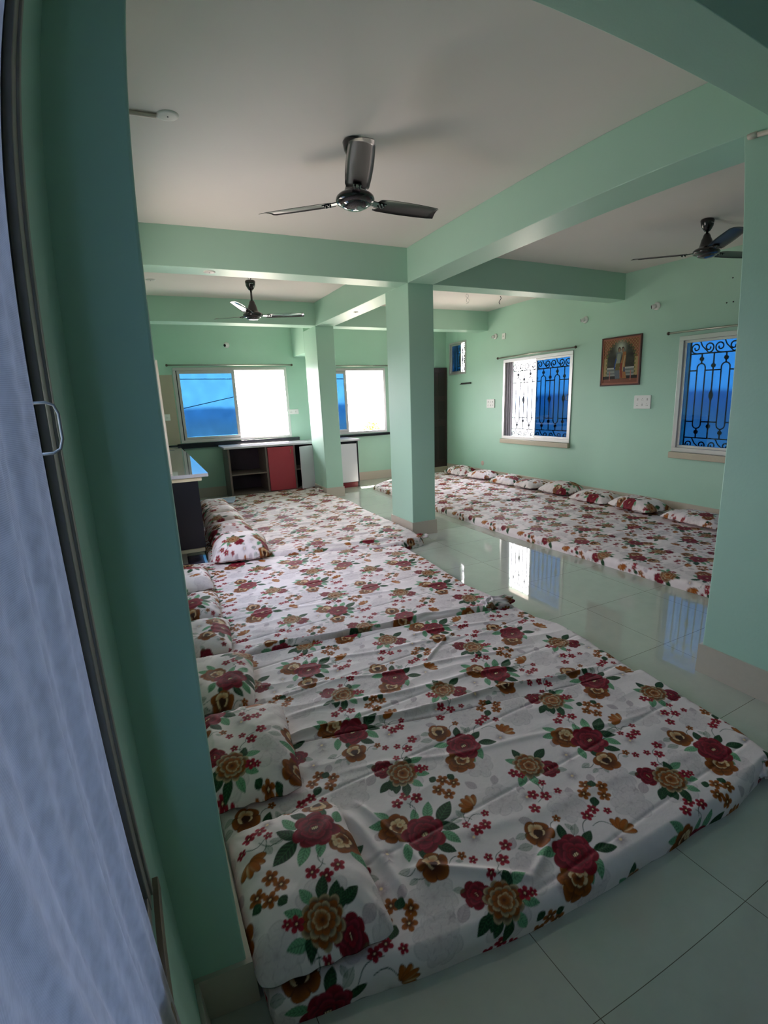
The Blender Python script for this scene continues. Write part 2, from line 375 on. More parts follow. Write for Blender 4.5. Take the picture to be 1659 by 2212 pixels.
def spiral(cy, cz, r, turns, start, sgn, n=26):
    return [(0, cy + sgn * r * (1 - 0.75 * k / n) * math.cos(start + turns * 2 * PI * k / n), cz + r * (1 - 0.75 * k / n) * math.sin(start + turns * 2 * PI * k / n)) for k in range(n + 1)]
def grille(y0, y1, z0, z1, X):
    """iron grille of rods, pointed loops, knots and scrolls; y0..y1 wide"""
    b = MB(); T = lambda pts, r=0.008: b.tube([(X, p[1], p[2]) for p in pts], r, 6)
    v = lambda y, a, c, r=0.0085: T([(0, y, a), (0, y, c)], r)
    h = lambda z, a, c, r=0.008: T([(0, a, z), (0, c, z)], r)
    zt_, zb_ = z1 - 0.17, z0 + 0.13
    v(y0, z0, z1); v(y1, z0, z1); h(z1, y0, y1); h(z0, y0, y1); h(zt_, y0, y1); h(zb_, y0, y1)
    n = max(3, int(round((y1 - y0) / 0.30))); s = (y1 - y0) / n
    for i in range(n):
        yc = y0 + s * (i + 0.5)
        # loop with rounded ends
        hw = s * 0.17; top, bot = zt_ - 0.16, zb_ + 0.16
        arc = [(0, yc + hw * math.cos(a), top + hw * 1.0 * math.sin(a)) for a in [PI * k / 12 for k in range(13)]]
        arc2 = [(0, yc - hw * math.cos(a), bot - hw * 1.0 * math.sin(a)) for a in [PI * k / 12 for k in range(13)]]
        T(arc + arc2 + [arc[0]])
        v(yc, top + hw, zt_); v(yc, zb_, bot - hw)
        for z in (zt_ - 0.06, zb_ + 0.07):
            b.lathe([(0, -0.012), (0.025, -0.009), (0.029, 0), (0.025, 0.009), (0, 0.012)], (X, yc, z), 6, (1, 0, 0), False)
        for yy in ((yc - s / 2,) if i else ()) :
            v(yy, zb_, zt_)
            for z in (zt_ - 0.14, zb_ + 0.14): b.lathe([(0, -0.012), (0.025, -0.009), (0.029, 0), (0.025, 0.009), (0, 0.012)], (X, yy, z), 6, (1, 0, 0), False)
            zm = (zt_ + zb_) / 2 + 0.01
            b.lathe([(0.005, -0.085), (0.012, -0.05), (0.024, -0.02), (0.026, 0.0), (0.024, 0.02), (0.012, 0.05), (0.005, 0.085)], (X, yy, zm), 8)
        h(top - 0.03, yc + hw, yc + s / 2); h(top - 0.03, yc - s / 2, yc - hw); h(bot + 0.03, yc + hw, yc + s / 2); h(bot + 0.03, yc - s / 2, yc - hw)
        # scrolls in the top and bottom band
        for (za, zb2) in ((zt_, z1), (z0, zb_)):
            r = (zb2 - za) * 0.36; cz = (za + zb2) / 2
            T(spiral(yc - s * 0.27, za + r + 0.004, r, 1.3, -PI / 2, -1)); T(spiral(yc + s * 0.27, za + r + 0.004, r, 1.3, -PI / 2, 1))
            T([(0, yc - s * 0.27, za + 0.004), (0, yc + s * 0.02, cz), (0, yc + s * 0.16, zb2)], 0.007)
    return b
def right_window(name, W, label, split, blue, sill=True, track=True):
    """blue = list of (y0, y1) of tinted sashes; everything along the right wall"""
    r = empty(name, (XR, (W[0] + W[1]) / 2, W[2])); struct(r, label); L = Vector(r.location)
    def fin(b, n, m, par=r, bev=0.0):
        o = b.build(n, m, par, bevel=bev, origin=L); o.location = (0, 0, 0); return o
    t = 0.05 if sill else 0.035
    fin(frame_rect(MB(), 'x', XR - 0.014, XR + 0.085, W[0], W[1], W[2], W[3], t), 'window_frame', ALU, bev=0.003)
    for (a, c) in blue:
        s = fin(frame_rect(MB(), 'x', XR + 0.012, XR + 0.036, a, c, W[2] + t, W[3] - t, 0.03), 'sash', ALU, bev=0.002)
        p = fin(MB().box(XR + 0.022, XR + 0.027, a + 0.03, c - 0.03, W[2] + t + 0.03, W[3] - t - 0.03), 'pane', BLUER, s); p['label'] = 'blue tinted glass'
        if sill and a < W[0] + 0.1:
            hd = MB().tube([(XR + 0.012, a + 0.035, W[2] + 0.62), (XR - 0.02, a + 0.03, W[2] + 0.63), (XR - 0.025, a + 0.03, W[2] + 0.66), (XR - 0.02, a + 0.03, W[2] + 0.70), (XR + 0.012, a + 0.035, W[2] + 0.71)], 0.006, 8)
            fin(hd, 'handle', STEEL, s)
    if track:
        b = MB()
        for k in range(3): b.box(XR + 0.002, XR + 0.05, W[1] - t - 0.034 - k * 0.055, W[1] - t - 0.012 - k * 0.055, W[2] + t, W[3] - t)
        fin(b, 'dark_track', ALUD)
    g = grille(W[0] + 0.03, W[1] - 0.03, W[2] + 0.03, W[3] - 0.03, XR + 0.17)
    fin(g, 'grille', IRON)
    if sill: fin(MB().box(XR - 0.05, XR + 0.0, W[0] - 0.01, W[1] + 0.01, W[2] - 0.075, W[2] - 0.002), 'window_sill', STONE, bev=0.006)
    return r
right_window('window_3', R0, 'small high window beside the dark door', 0, [(8.18, R0[1] - 0.035)], sill=False, track=False)
right_window('window_4', R1, 'right wall window with iron grille, far half open and near half blue', 0, [(R1[0] + 0.05, 6.14)])
right_window('window_5', R2, 'right wall window with blue glass partly behind the near column', 0, [(3.03, R2[1] - 0.05), (R2[0] + 0.05, 3.06)], track=False)

def curtain_rod(pts, label):
    r = empty('curtain_rod', pts[0]); tag(r, label, 'curtain rod'); L = Vector(pts[0])
    a, c = Vector(pts[0]), Vector(pts[1]); d = (c - a).normalized()
    b = MB().tube([a, c], 0.011, 12); o = b.build('rod', STEEL, r, origin=L); o.location = (0, 0, 0)
    for e, sg in ((a, -1), (c, 1)):
        b = MB().lathe([(0, 0), (0.016, 0.002), (0.021, 0.014), (0.016, 0.028), (0, 0.032)], e, 14, d * sg)
        o = b.build('finial', mat('finial_brown', (0.10, 0.08, 0.06), 0.35, 0.5), r, origin=L); o.location = (0, 0, 0)
    wd = Vector((1, 0, 0)) if abs(d.y) > 0.5 else Vector((0, 1, 0))
    for e in (a + d * 0.06, c - d * 0.06):
        b = MB().tube([e, e + wd * 0.045], 0.006, 8); o = b.build('bracket', STEEL, r, origin=L); o.location = (0, 0, 0)
    return r
curtain_rod(((0.44, YF - 0.05, 2.165), (2.42, YF - 0.05, 2.165)), 'thin metal curtain rod above the wide far window')
curtain_rod(((2.80, YF - 0.05, 2.15), (4.33, YF - 0.05, 2.15)), 'curtain rod above the far window between the columns')
curtain_rod(((XR - 0.05, 6.98, 2.125), (XR - 0.05, 5.30, 2.125)), 'curtain rod above the half open grilled window')
curtain_rod(((XR - 0.05, 3.87, 2.135), (XR - 0.05, 2.2, 2.135)), 'curtain rod above the window partly behind the near column')

# left window with its frame, sash, sill
r = empty('window_6', (XL, 0, LW[2])); struct(r, 'sliding window close to the camera at the left edge'); L = Vector(r.location)
def lw(b, n, m, par=None, bev=0.0):
    o = b.build(n, m, par or r, bevel=bev, origin=L); o.location = (0, 0, 0); return o
FB = mat('weathered_frame', (0.34, 0.31, 0.28), 0.4, 0.5, noise=(20, 0.2))
lw(MB().box(XL - 0.14, XL - 0.003, 0.705, 0.750, LW[2], LW[3]).box(XL - 0.14, XL + 0.001, 0.735, 0.7495, LW[2], LW[3]).box(XL - 0.14, XL - 0.004, -1.15, 0.750, LW[3] - 0.04, LW[3]).box(XL - 0.14, XL - 0.004, -1.15, 0.705, LW[2], LW[2] + 0.03).box(XL - 0.14, XL - 0.003, -1.15, -1.10, LW[2], LW[3]), 'window_frame', FB, bev=0.0015)
lw(MB().box(XL - 0.10, XL - 0.014, 0.635, 0.705, LW[2] + 0.03, LW[3] - 0.04), 'gasket', ALUD)
sa = lw(frame_rect(MB(), 'x', XL - 0.045, XL - 0.006, -0.45, 0.648, LW[2] + 0.03, LW[3] - 0.04, 0.04), 'sash', ALU, bev=0.002)
p = lw(MB().box(XL - 0.03, XL - 0.026, -0.41, 0.60, LW[2] + 0.07, LW[3] - 0.08), 'pane', glass_mat('light_blue_film_glass', (0.32, 0.41, 0.53)), sa); p['label'] = 'blue tinted glass'
sb = lw(frame_rect(MB(), 'x', XL - 0.10, XL - 0.06, -1.10, -0.40, LW[2] + 0.03, LW[3] - 0.04, 0.04), 'sash', ALU, bev=0.002)
p = lw(MB().box(XL - 0.08, XL - 0.076, -1.06, -0.44, LW[2] + 0.07, LW[3] - 0.08), 'pane', MATS.get('x') or bpy.data.materials['light_blue_film_glass'], sb)
hb = MB(); xh = XL + 0.022
hb.tube([(XL - 0.005, 0.600, 1.512), (XL + 0.012, 0.604, 1.512), (xh - 0.003, 0.606, 1.509), (xh, 0.607, 1.500), (xh, 0.607, 1.474), (xh - 0.003, 0.606, 1.464), (XL + 0.012, 0.604, 1.460), (XL - 0.005, 0.600, 1.460)], 0.0016, 10)
hb.box(XL - 0.008, XL - 0.004, 0.590, 0.606, 1.506, 1.528).box(XL - 0.008, XL - 0.004, 0.590, 0.606, 1.444, 1.466)
lw(hb, 'handle', mat('dull_handle', (0.16, 0.16, 0.14), 0.5, 0.3), sa)
lw(MB().box(XL - 0.02, XL + 0.010, -1.17, 0.772, LW[2] - 0.03, LW[2] - 0.0005), 'window_sill', mat('brown_sill_stone', S(120, 104, 84), 0.4, noise=(30, 0.1)), bev=0.0015)

r = empty('window_7', (XL, 3.7, LK[2])); struct(r, 'wide window of the left wall behind the green column'); L = Vector(r.location)
lw(frame_rect(MB(), 'x', XL - 0.10, XL - 0.02, LK[0], LK[1], LK[2], LK[3], 0.045), 'window_frame', ALU, bev=0.003)
s7 = lw(frame_rect(MB(), 'x', XL - 0.06, XL - 0.03, LK[0] + 0.045, 3.72, LK[2] + 0.045, LK[3] - 0.045, 0.04), 'sash', ALU, bev=0.002)
lw(MB().box(XL - 0.048, XL - 0.044, LK[0] + 0.085, 3.68, LK[2] + 0.085, LK[3] - 0.085), 'pane', bpy.data.materials['light_blue_film_glass'], s7)

# curtain over the left window
def grid_obj(name, P, m, parent=None, smooth=True, print_=None, closed=False):
    """P: (n, k, 3) array of points"""
    n, k = P.shape[:2]; me = bpy.data.meshes.new(name)
    idx = np.arange(n * k).reshape(n, k); q = np.stack([idx[:-1, :-1], idx[1:, :-1], idx[1:, 1:], idx[:-1, 1:]], -1).reshape(-1, 4)
    me.vertices.add(n * k); me.vertices.foreach_set('co', P.reshape(-1).astype(np.float32))
    me.loops.add(q.size); me.loops.foreach_set('vertex_index', q.reshape(-1).astype(np.int32))
    me.polygons.add(len(q)); me.polygons.foreach_set('loop_start', (np.arange(len(q)) * 4).astype(np.int32))
    me.polygons.foreach_set('use_smooth', np.ones(len(q), bool)); me.update(calc_edges=True)
    if print_ is not None:
        a = me.color_attributes.new('print', 'FLOAT_COLOR', 'POINT')
        a.data.foreach_set('color', np.concatenate([print_.reshape(-1, 3), np.ones((n * k, 1))], 1).reshape(-1).astype(np.float32))
    return link(name, me, m, parent)
ny, nz = 260, 160
yy, zz = np.meshgrid(np.linspace(-0.75, 0.574, ny), np.linspace(0.60, 2.28, nz), indexing='ij')
xx = XL + 0.006 + 0.0045 * np.sin(yy * 46 + zz * 1.5 + 0.8 * np.sin(zz * 2.1)) + 0.002 * np.sin(yy * 120 + zz * 3) + 0.003 * np.exp(-((yy - 0.566) / 0.006) ** 2)
yy2 = yy + 0.006 * np.sin(zz * 3.1) * (yy > 0) - np.clip(0.86 - zz, 0, 1) * 0.35 * (yy > 0.45) * (yy - 0.45) / 0.14 * 0.5
cur = grid_obj('curtain', np.stack([xx, yy2, zz], -1), CURT)
sm_ = cur.modifiers.new('thick', 'SOLIDIFY'); sm_.thickness = 0.0012
tag(cur, 'grey blue ribbed sheer curtain hanging at the left edge of the picture', 'curtain')

# door leaf at the far end of the far wall
d = MB().box(5.22, 5.66, YF - 0.045, YF - 0.012, 0.17, 2.10)
dr = empty('door_1', (5.44, YF - 0.03, 0)); struct(dr, 'dark brown panelled door in the far right corner'); 
o = MB().box(5.20, 5.655, YF - 0.05, YF - 0.012, 0.10, 2.10).build('door_leaf', DARKD, dr, bevel=0.003, origin=dr.location); o.location = (0, 0, 0)
lf = o
b = MB()
for z0, z1 in ((0.25, 0.95), (1.08, 1.45), (1.55, 2.0)):
    for a, c in ((5.27, 5.41), (5.45, 5.60)):
        b.box(a, c, YF - 0.056, YF - 0.048, z0, z1)
o = b.build('door_panel', mat('darker_wood', S(40, 26, 27), 0.4), lf, bevel=0.004, origin=dr.location); o.location = (0, 0, 0)
o = MB().tube([(5.25, YF - 0.055, 1.0), (5.25, YF - 0.085, 1.02), (5.25, YF - 0.085, 1.12), (5.25, YF - 0.055, 1.14)], 0.006).build('handle', STEEL, lf, origin=dr.location); o.location = (0, 0, 0)
o = MB().box(5.15, XR - 0.013, YF - 0.07, YF - 0.013, 0.0, 0.10).build('threshold', STONE, dr, bevel=0.004, origin=dr.location); o.location = (0, 0, 0)

# ------------------------------------------------------------ the printed cloth: one repeat painted into an array, sampled by every sheet
TU, TV, RES = 0.84, 0.592, 1000
TW, THH = int(TU * RES), int(TV * RES)
WHITE = np.array(S(240, 224, 224)); RED = np.array(S(164, 12, 42)); REDD = np.array(S(78, 4, 20)); REDL2 = np.array(S(196, 48, 74))
BRN = np.array(S(164, 86, 18)); BRD = np.array(S(66, 28, 8)); CRM = np.array(S(242, 214, 168)); DGR = np.array(S(24, 54, 32)); LGR = np.array(S(116, 168, 128)); MGR = np.array(S(58, 108, 66))
GH = np.array(S(206, 186, 190)); GHD = np.array(S(180, 158, 164))
rng = np.random.RandomState(7)
TILE = np.ones((TW, THH, 3)) * WHITE
def stamp(cu, cv, Rs, fn, *a, **k):
    n = int(Rs * RES) + 2; I = np.arange(-n, n + 1)
    i0, j0 = int(round(cu * RES)), int(round(cv * RES))
    x, y = np.meshgrid(I / RES, I / RES, indexing='ij')
    col, al = fn(x, y, *a, **k)
    ii = (i0 + I) % TW; jj = (j0 + I) % THH
    sub = TILE[np.ix_(ii, jj)]; TILE[np.ix_(ii, jj)] = sub * (1 - al[..., None]) + col * al[..., None]
def sst(a, b_, x): t = np.clip((x - a) / (b_ - a), 0, 1); return t * t * (3 - 2 * t)
def bloom(x, y, R, layers, dark, op=1.0, edge_w=0.05):
    col = np.zeros(x.shape + (3,)); al = np.zeros(x.shape)
    for (r, n, ph, ox, oy, cb, cr, pw) in layers:
        dx, dy = x - ox * R, y - oy * R; rr = np.hypot(dx, dy) / (r * R) + 1e-9; th = np.arctan2(dy, dx) + ph
        c = np.abs(np.cos(n * th / 2)); jit = 1 + 0.05 * np.sin(th * 3 + ph * 5) + 0.04 * np.sin(th * 5 + ph * 2)
        bd = (0.80 + 0.20 * c ** 0.55) * jit; t = rr / bd; m = sst(1.0, 0.96, t)
        cc = cb + (cr - cb) * (np.clip(t, 0, 1) ** pw)[..., None]
        vein = 0.2 * (np.sin(th * n * 6) ** 2) * sst(0.3, 0.9, t); cc = cc * (1 - vein[..., None])
        cc = cc + (dark - cc) * (0.75 * sst(0.30, 0.0, c) * sst(0.35, 0.8, t))[..., None]
        cc = cc + (dark - cc) * (0.62 * sst(1 - edge_w * 2, 1.0, t) * (np.sin(th * 7 + ph) > -0.6))[..., None]
        col = col * (1 - m[..., None]) + cc * m[..., None]; al = np.maximum(al, m)
    return col, al * op
def f_rose(x, y, R=0.077, ph=0.0):
    c, a = bloom(x, y, R, [(1.0, 7, ph, 0, 0, REDD * 0.8, RED, 4.5), (0.82, 6, ph + 1, 0.05, 0.05, REDD * 0.8, REDL2 * 0.9, 5.0), (0.64, 5, ph + 2, 0.02, -0.05, REDD * 0.7, REDL2 * 0.9, 4.5), (0.46, 5, ph + 0.4, 0.06, 0.0, REDD * 0.8, RED, 4.0), (0.28, 4, ph, 0.02, 0.03, REDD * 0.6, RED, 2.5)], REDD)
    for k in range(4):
        m = (np.abs(x - (-0.007 + k * 0.005)) < 0.0013) & (np.abs(y + 0.002) < 0.006 - abs(k - 1.5) * 0.001); c[m] = CRM
    return c, a
def f_open(x, y, R=0.063, ph=0.6):
    c, a = bloom(x, y, R, [(1.0, 7, ph, 0, 0, BRD, BRN * 1.15, 2.6), (0.78, 6, ph + 1, 0.1, 0.1, BRD, BRN, 3.0)], BRD)
    c2, a2 = bloom(x, y, R, [(0.52, 7, ph, 0.22, 0.1, BRN, CRM, 1.2), (0.34, 5, ph + 1, 0.12, 0.02, BRD, BRN, 1.5), (0.2, 4, ph, 0.35, 0.15, BRN, CRM, 1.0)], BRD)
    return c * (1 - a2[..., None]) + c2 * a2[..., None], np.maximum(a, a2)
def f_peony(x, y, R=0.065, ph=0.3):
    return bloom(x, y, R, [(1.0, 11, ph, 0, 0, BRD, CRM, 9.0), (0.84, 10, ph + 1, 0, 0.04, BRD, BRN, 3.0), (0.70, 9, ph + .5, 0, 0.02, BRD, CRM * 0.9, 6.0), (0.54, 8, ph + .5, 0, 0.02, BRD, BRN * 1.1, 1.6), (0.38, 6, ph + 2, 0.04, -0.05, BRN * 0.7, CRM, 5), (0.22, 5, ph, 0, 0, BRD, BRN, 1.2)], BRD)
def f_srose(x, y, R=0.047, ph=0.2):
    c, a = bloom(x, y, R, [(1.0, 7, ph, 0, 0, REDD * 0.8, RED, 3.5), (0.7, 5, ph + 1, 0.05, 0, REDD * 0.8, REDL2 * 0.8, 4.0), (0.4, 4, ph, 0, 0, REDD * 0.7, RED, 1.2)], REDD)
    for k in range(3): c[(np.hypot(x - 0.001, y - (-0.005 + k * 0.005)) < 0.0015)] = CRM
    return c, a
def f_five(x, y, R=0.020, ph=0.0, cA=None, cB=None):
    rr = np.hypot(x, y) / R; th = np.arctan2(y, x) + ph; bd = 0.45 + 0.55 * np.abs(np.cos(2.5 * th)) ** 0.6; t = rr / bd
    a = sst(1.0, 0.93, t); c = cA + (cB - cA) * sst(0.1, 0.8, t)[..., None]
    c = c * (1 - 0.5 * sst(0.25, 0.0, np.abs(np.cos(2.5 * th))) * sst(.2, .5, rr))[..., None]
    c[rr < 0.13] = CRM; return c, a
def f_lily(x, y, R=0.054, ph=0.0):
    c, a = bloom(x, y, R, [(1.0, 5, ph, 0, 0, BRD, BRN * 1.1, 2.2)], BRD)
    c2, a2 = bloom(x, y, R, [(0.55, 4, ph + .8, 0.0, 0.25, BRN, CRM, 1.6), (0.32, 3, ph, 0.0, 0.05, BRD * 0.5, BRD, 1.0)], BRD)
    return c * (1 - a2[..., None]) + c2 * a2[..., None], np.maximum(a, a2)
def f_tulip(x, y, R=0.046, rot=0.0):
    cx, sx = math.cos(rot), math.sin(rot); x, y = x * cx + y * sx, -x * sx + y * cx
    c = np.zeros(x.shape + (3,)); al = np.zeros(x.shape)
    for k in (-2, 2, -1, 1, 0):
        a0 = k * 0.55; px, py = math.sin(a0) * R * 0.55, math.cos(a0) * R * 0.55 - R * 0.35
        u = (x - px) * math.sin(a0) + (y - py) * math.cos(a0); v = (x - px) * math.cos(a0) - (y - py) * math.sin(a0)
        t = np.hypot(u / (R * 0.62), v / (R * 0.30)); m = sst(1.0, 0.9, t)
        cc = BRN + (CRM - BRN) * sst(0.0, 1.0, v / (R * 0.3))[..., None] * (0.7 if k % 2 else 0.2); cc = cc * (1 - 0.6 * sst(0.7, 1.0, t))[..., None]
        c = c * (1 - m[..., None]) + cc * m[..., None]; al = np.maximum(al, m)
    return c, al
def f_leaf(x, y, dx, dy, w_, cA, cB, fill=1.0):
    Ln = math.hypot(dx, dy); ux, uy = dx / Ln, dy / Ln; u = (x * ux + y * uy) / Ln + 0.5; v = (-x * uy + y * ux) / (w_)
    half = np.sin(PI * np.clip(u, 0, 1)) ** 0.75 * (1.1 - 0.3 * u); t = np.abs(v) / (half + 1e-6)
    inside = (u > 0) & (u < 1); a = np.where(inside, sst(1.0, 0.88, t), 0)
    vein = np.maximum(sst(0.07, 0.0, np.abs(v)), 0.8 * (np.sin((u * 7 - np.abs(v) * 1.6) * 2 * PI) > 0.72))
    c = cA + (cB - cA) * (vein * 0.8)[..., None]; c = c * (1 - 0.45 * sst(0.78, 1.0, t))[..., None]
    if fill < 1: a = a * np.maximum(np.maximum(sst(0.7, 0.95, t), sst(0.09, 0.0, np.abs(v))), fill)
    return c, a
def f_stem(x, y, dx, dy, c_, bend=0.25):
    Ln = math.hypot(dx, dy); ux, uy = dx / Ln, dy / Ln; u = (x * ux + y * uy) / Ln + 0.5; v = (-x * uy + y * ux)
    tgt = bend * Ln * np.sin(PI * np.clip(u, 0, 1)); a = np.where((u > 0) & (u < 1), sst(0.0019, 0.0008, np.abs(v - tgt)), 0)
    return np.zeros(x.shape + (3,)) + c_, a
def f_ghost(x, y, R=0.075, ph=0.0):
    W9, G, GD = WHITE * 0.97, GH, GHD
    return bloom(x, y, R, [(1.0, 8, ph, 0, 0, G, W9, 1.2), (0.8, 7, ph + 1, 0.05, 0, G, W9, 1.4), (0.58, 6, ph + 2, 0, 0.05, G, W9, 1.4), (0.36, 5, ph, 0, 0, G, W9, 1.2), (0.2, 4, ph, 0, 0, GD, W9, 1.2)], GD * 0.95, op=0.72, edge_w=0.06)
MOT = [('gleaf', -0.085, -0.25, -0.092, -0.29), ('gleaf', -0.077, -0.300, -0.028, -0.265), ('gleaf', 0.368, 0.075, 0.335, 0.038), ('gleaf', 0.41, -0.01, 0.398, -0.058),
 ('gleaf', 0.27, 0.06, 0.25, 0.11), ('gleaf', 0.68, 0.06, 0.72, 0.09), ('gleaf', 0.56, -0.12, 0.53, -0.16), ('gleaf', 0.30, -0.13, 0.34, -0.16), ('gleaf', 0.20, -0.20, 0.24, -0.17), ('gleaf', -0.16, -0.12, -0.19, -0.16),
 ('ghost', 0.315, -0.031), ('ghost', 0.203, -0.295), ('ghost', -0.099, -0.196), ('ghost', 0.49, -0.175), ('ghost', 0.345, 0.16), ('ghost', 0.69, -0.30), ('ghost', 0.05, 0.235), ('gstar', 0.128, -0.099), ('gstar', -0.158, -0.019), ('gstar', 0.69, 0.0), ('gstar', 0.40, -0.07), ('gstar', 0.53, 0.22), ('gstar', 0.25, 0.21), ('gstar', 0.62, -0.09),
 ('dleaf', 0.061, 0.016, 0.141, 0.062), ('lleaf', 0.033, 0.044, 0.076, 0.104), ('dleaf', 0.055, 0.012, 0.106, -0.039), ('lleaf', -0.075, 0.110, -0.111, 0.161), ('lleaf', -0.09, 0.095, -0.150, 0.122), ('lleaf', -0.075, 0.0, -0.100, -0.056), ('dleaf', 0.007, -0.055, 0.045, -0.105), ('lleaf', 0.052, -0.022, 0.077, -0.085), ('lleaf', -0.01, 0.05, 0.015, 0.105), ('dleaf', -0.04, -0.03, -0.05, -0.085),
 ('stem', 0.011, 0.143, 0.003, 0.079), ('stem', 0.011, 0.12, 0.05, 0.141), ('open', -0.078, 0.070), ('rose', -0.004, 0.003), ('f5r', -0.022, 0.160), ('f5r', 0.053, 0.145), ('f5r', 0.02, 0.175),
 ('stem', 0.145, -0.041, 0.190, 0.005), ('stem', 0.096, -0.010, 0.168, -0.04), ('stem', 0.150, -0.04, 0.215, -0.045), ('tulip', 0.2, 0.02, 0.4), ('f3r', 0.223, -0.043), ('f5r', 0.155, -0.084), ('f5r', 0.192, -0.082), ('f3r', 0.136, -0.047), ('oleaf', 0.142, 0.022, 0.150, -0.018), ('oleaf', 0.100, -0.002, 0.138, -0.022),
 ('stem', -0.101, -0.095, -0.15, -0.08), ('oleaf', -0.113, -0.084, -0.157, -0.085), ('oleaf', -0.108, -0.121, -0.142, -0.126), ('oleaf', -0.082, -0.130, -0.094, -0.162), ('stem', -0.06, -0.116, -0.12, -0.115), ('lily', -0.046, -0.116), ('stem', 0.0, -0.135, 0.05, -0.133), ('f3b', 0.053, -0.131), ('f3r', 0.075, -0.162), ('oleaf', 0.025, -0.135, 0.045, -0.15),
 ('b4', 0.182, 0.162), ('b4', 0.212, 0.130), ('b4', 0.142, 0.133), ('b4', 0.165, 0.096), ('dleaf', 0.158, 0.172, 0.145, 0.196), ('dleaf', 0.205, 0.155, 0.232, 0.162),
 ('lleaf', 0.115, -0.285, 0.172, -0.290), ('dleaf', 0.104, -0.302, 0.125, -0.253), ('lleaf', 0.105, -0.336, 0.153, -0.372), ('dleaf', 0.030, -0.340, 0.002, -0.385), ('dleaf', 0.058, -0.360, 0.031, -0.418), ('dleaf', 0.009, -0.325, -0.045, -0.350), ('dleaf', 0.020, -0.315, -0.006, -0.362), ('lleaf', 0.08, -0.36, 0.10, -0.41),
 ('stem', 0.111, -0.275, 0.131, -0.222), ('stem', 0.131, -0.222, 0.174, -0.185), ('stem', 0.12, -0.25, 0.09, -0.235), ('srose', 0.012, -0.258), ('peony', 0.069, -0.316), ('oleaf', -0.008, -0.230, -0.040, -0.210), ('f5r', 0.136, -0.333), ('f3r', 0.158, -0.343), ('f3r', 0.122, -0.181), ('f5r', 0.155, -0.214), ('f5r', 0.198, -0.178), ('f3r', 0.086, -0.237),
 ('dleaf', 0.430, -0.344, 0.492, -0.380), ('lleaf', 0.407, -0.352, 0.387, -0.420), ('dleaf', 0.415, -0.315, 0.470, -0.296), ('dleaf', 0.373, -0.270, 0.404, -0.222), ('lleaf', 0.325, -0.285, 0.262, -0.264), ('lleaf', 0.35, -0.38, 0.35, -0.42),
 ('stem', 0.445, -0.298, 0.539, -0.264), ('stem', 0.496, -0.285, 0.555, -0.322), ('stem', 0.367, -0.223, 0.415, -0.198), ('open', 0.300, -0.388, 2.0), ('rose', 0.364, -0.325, 1.5), ('lily', 0.322, -0.206, 1.9), ('oleaf', 0.287, -0.186, 0.242, -0.179), ('oleaf', 0.272, -0.228, 0.222, -0.210), ('f3b', 0.419, -0.194), ('oleaf', 0.415, -0.275, 0.455, -0.245), ('oleaf', 0.43, -0.26, 0.425, -0.225), ('tulip', 0.580, -0.345, -1.2), ('f5r', 0.517, -0.245), ('f5r', 0.556, -0.238), ('f3r', 0.592, -0.272),
 ('dleaf', 0.516, 0.074, 0.522, 0.135), ('lleaf', 0.495, 0.068, 0.462, 0.110), ('dleaf', 0.565, 0.052, 0.632, 0.072), ('lleaf', 0.475, 0.020, 0.420, -0.018), ('lleaf', 0.490, 0.010, 0.478, -0.050), ('stem', 0.494, -0.005, 0.455, -0.085), ('stem', 0.475, -0.04, 0.415, -0.11), ('srose', 0.574, -0.012, 1.0), ('peony', 0.518, 0.041, 1.1), ('oleaf', 0.595, -0.030, 0.630, -0.058), ('f5r', 0.439, 0.042), ('f3r', 0.455, 0.018), ('f3r', 0.497, -0.051), ('f5r', 0.426, -0.074), ('f5r', 0.461, -0.103), ('f3r', 0.517, -0.111), ('f5r', 0.385, -0.124),
 ('b4', 0.62, -0.150), ('b4', 0.665, -0.190), ('b4', 0.583, -0.176), ('b4', 0.640, -0.222), ('dleaf', 0.605, -0.205, 0.575, -0.232), ('dleaf', 0.632, -0.172, 0.655, -0.150)]
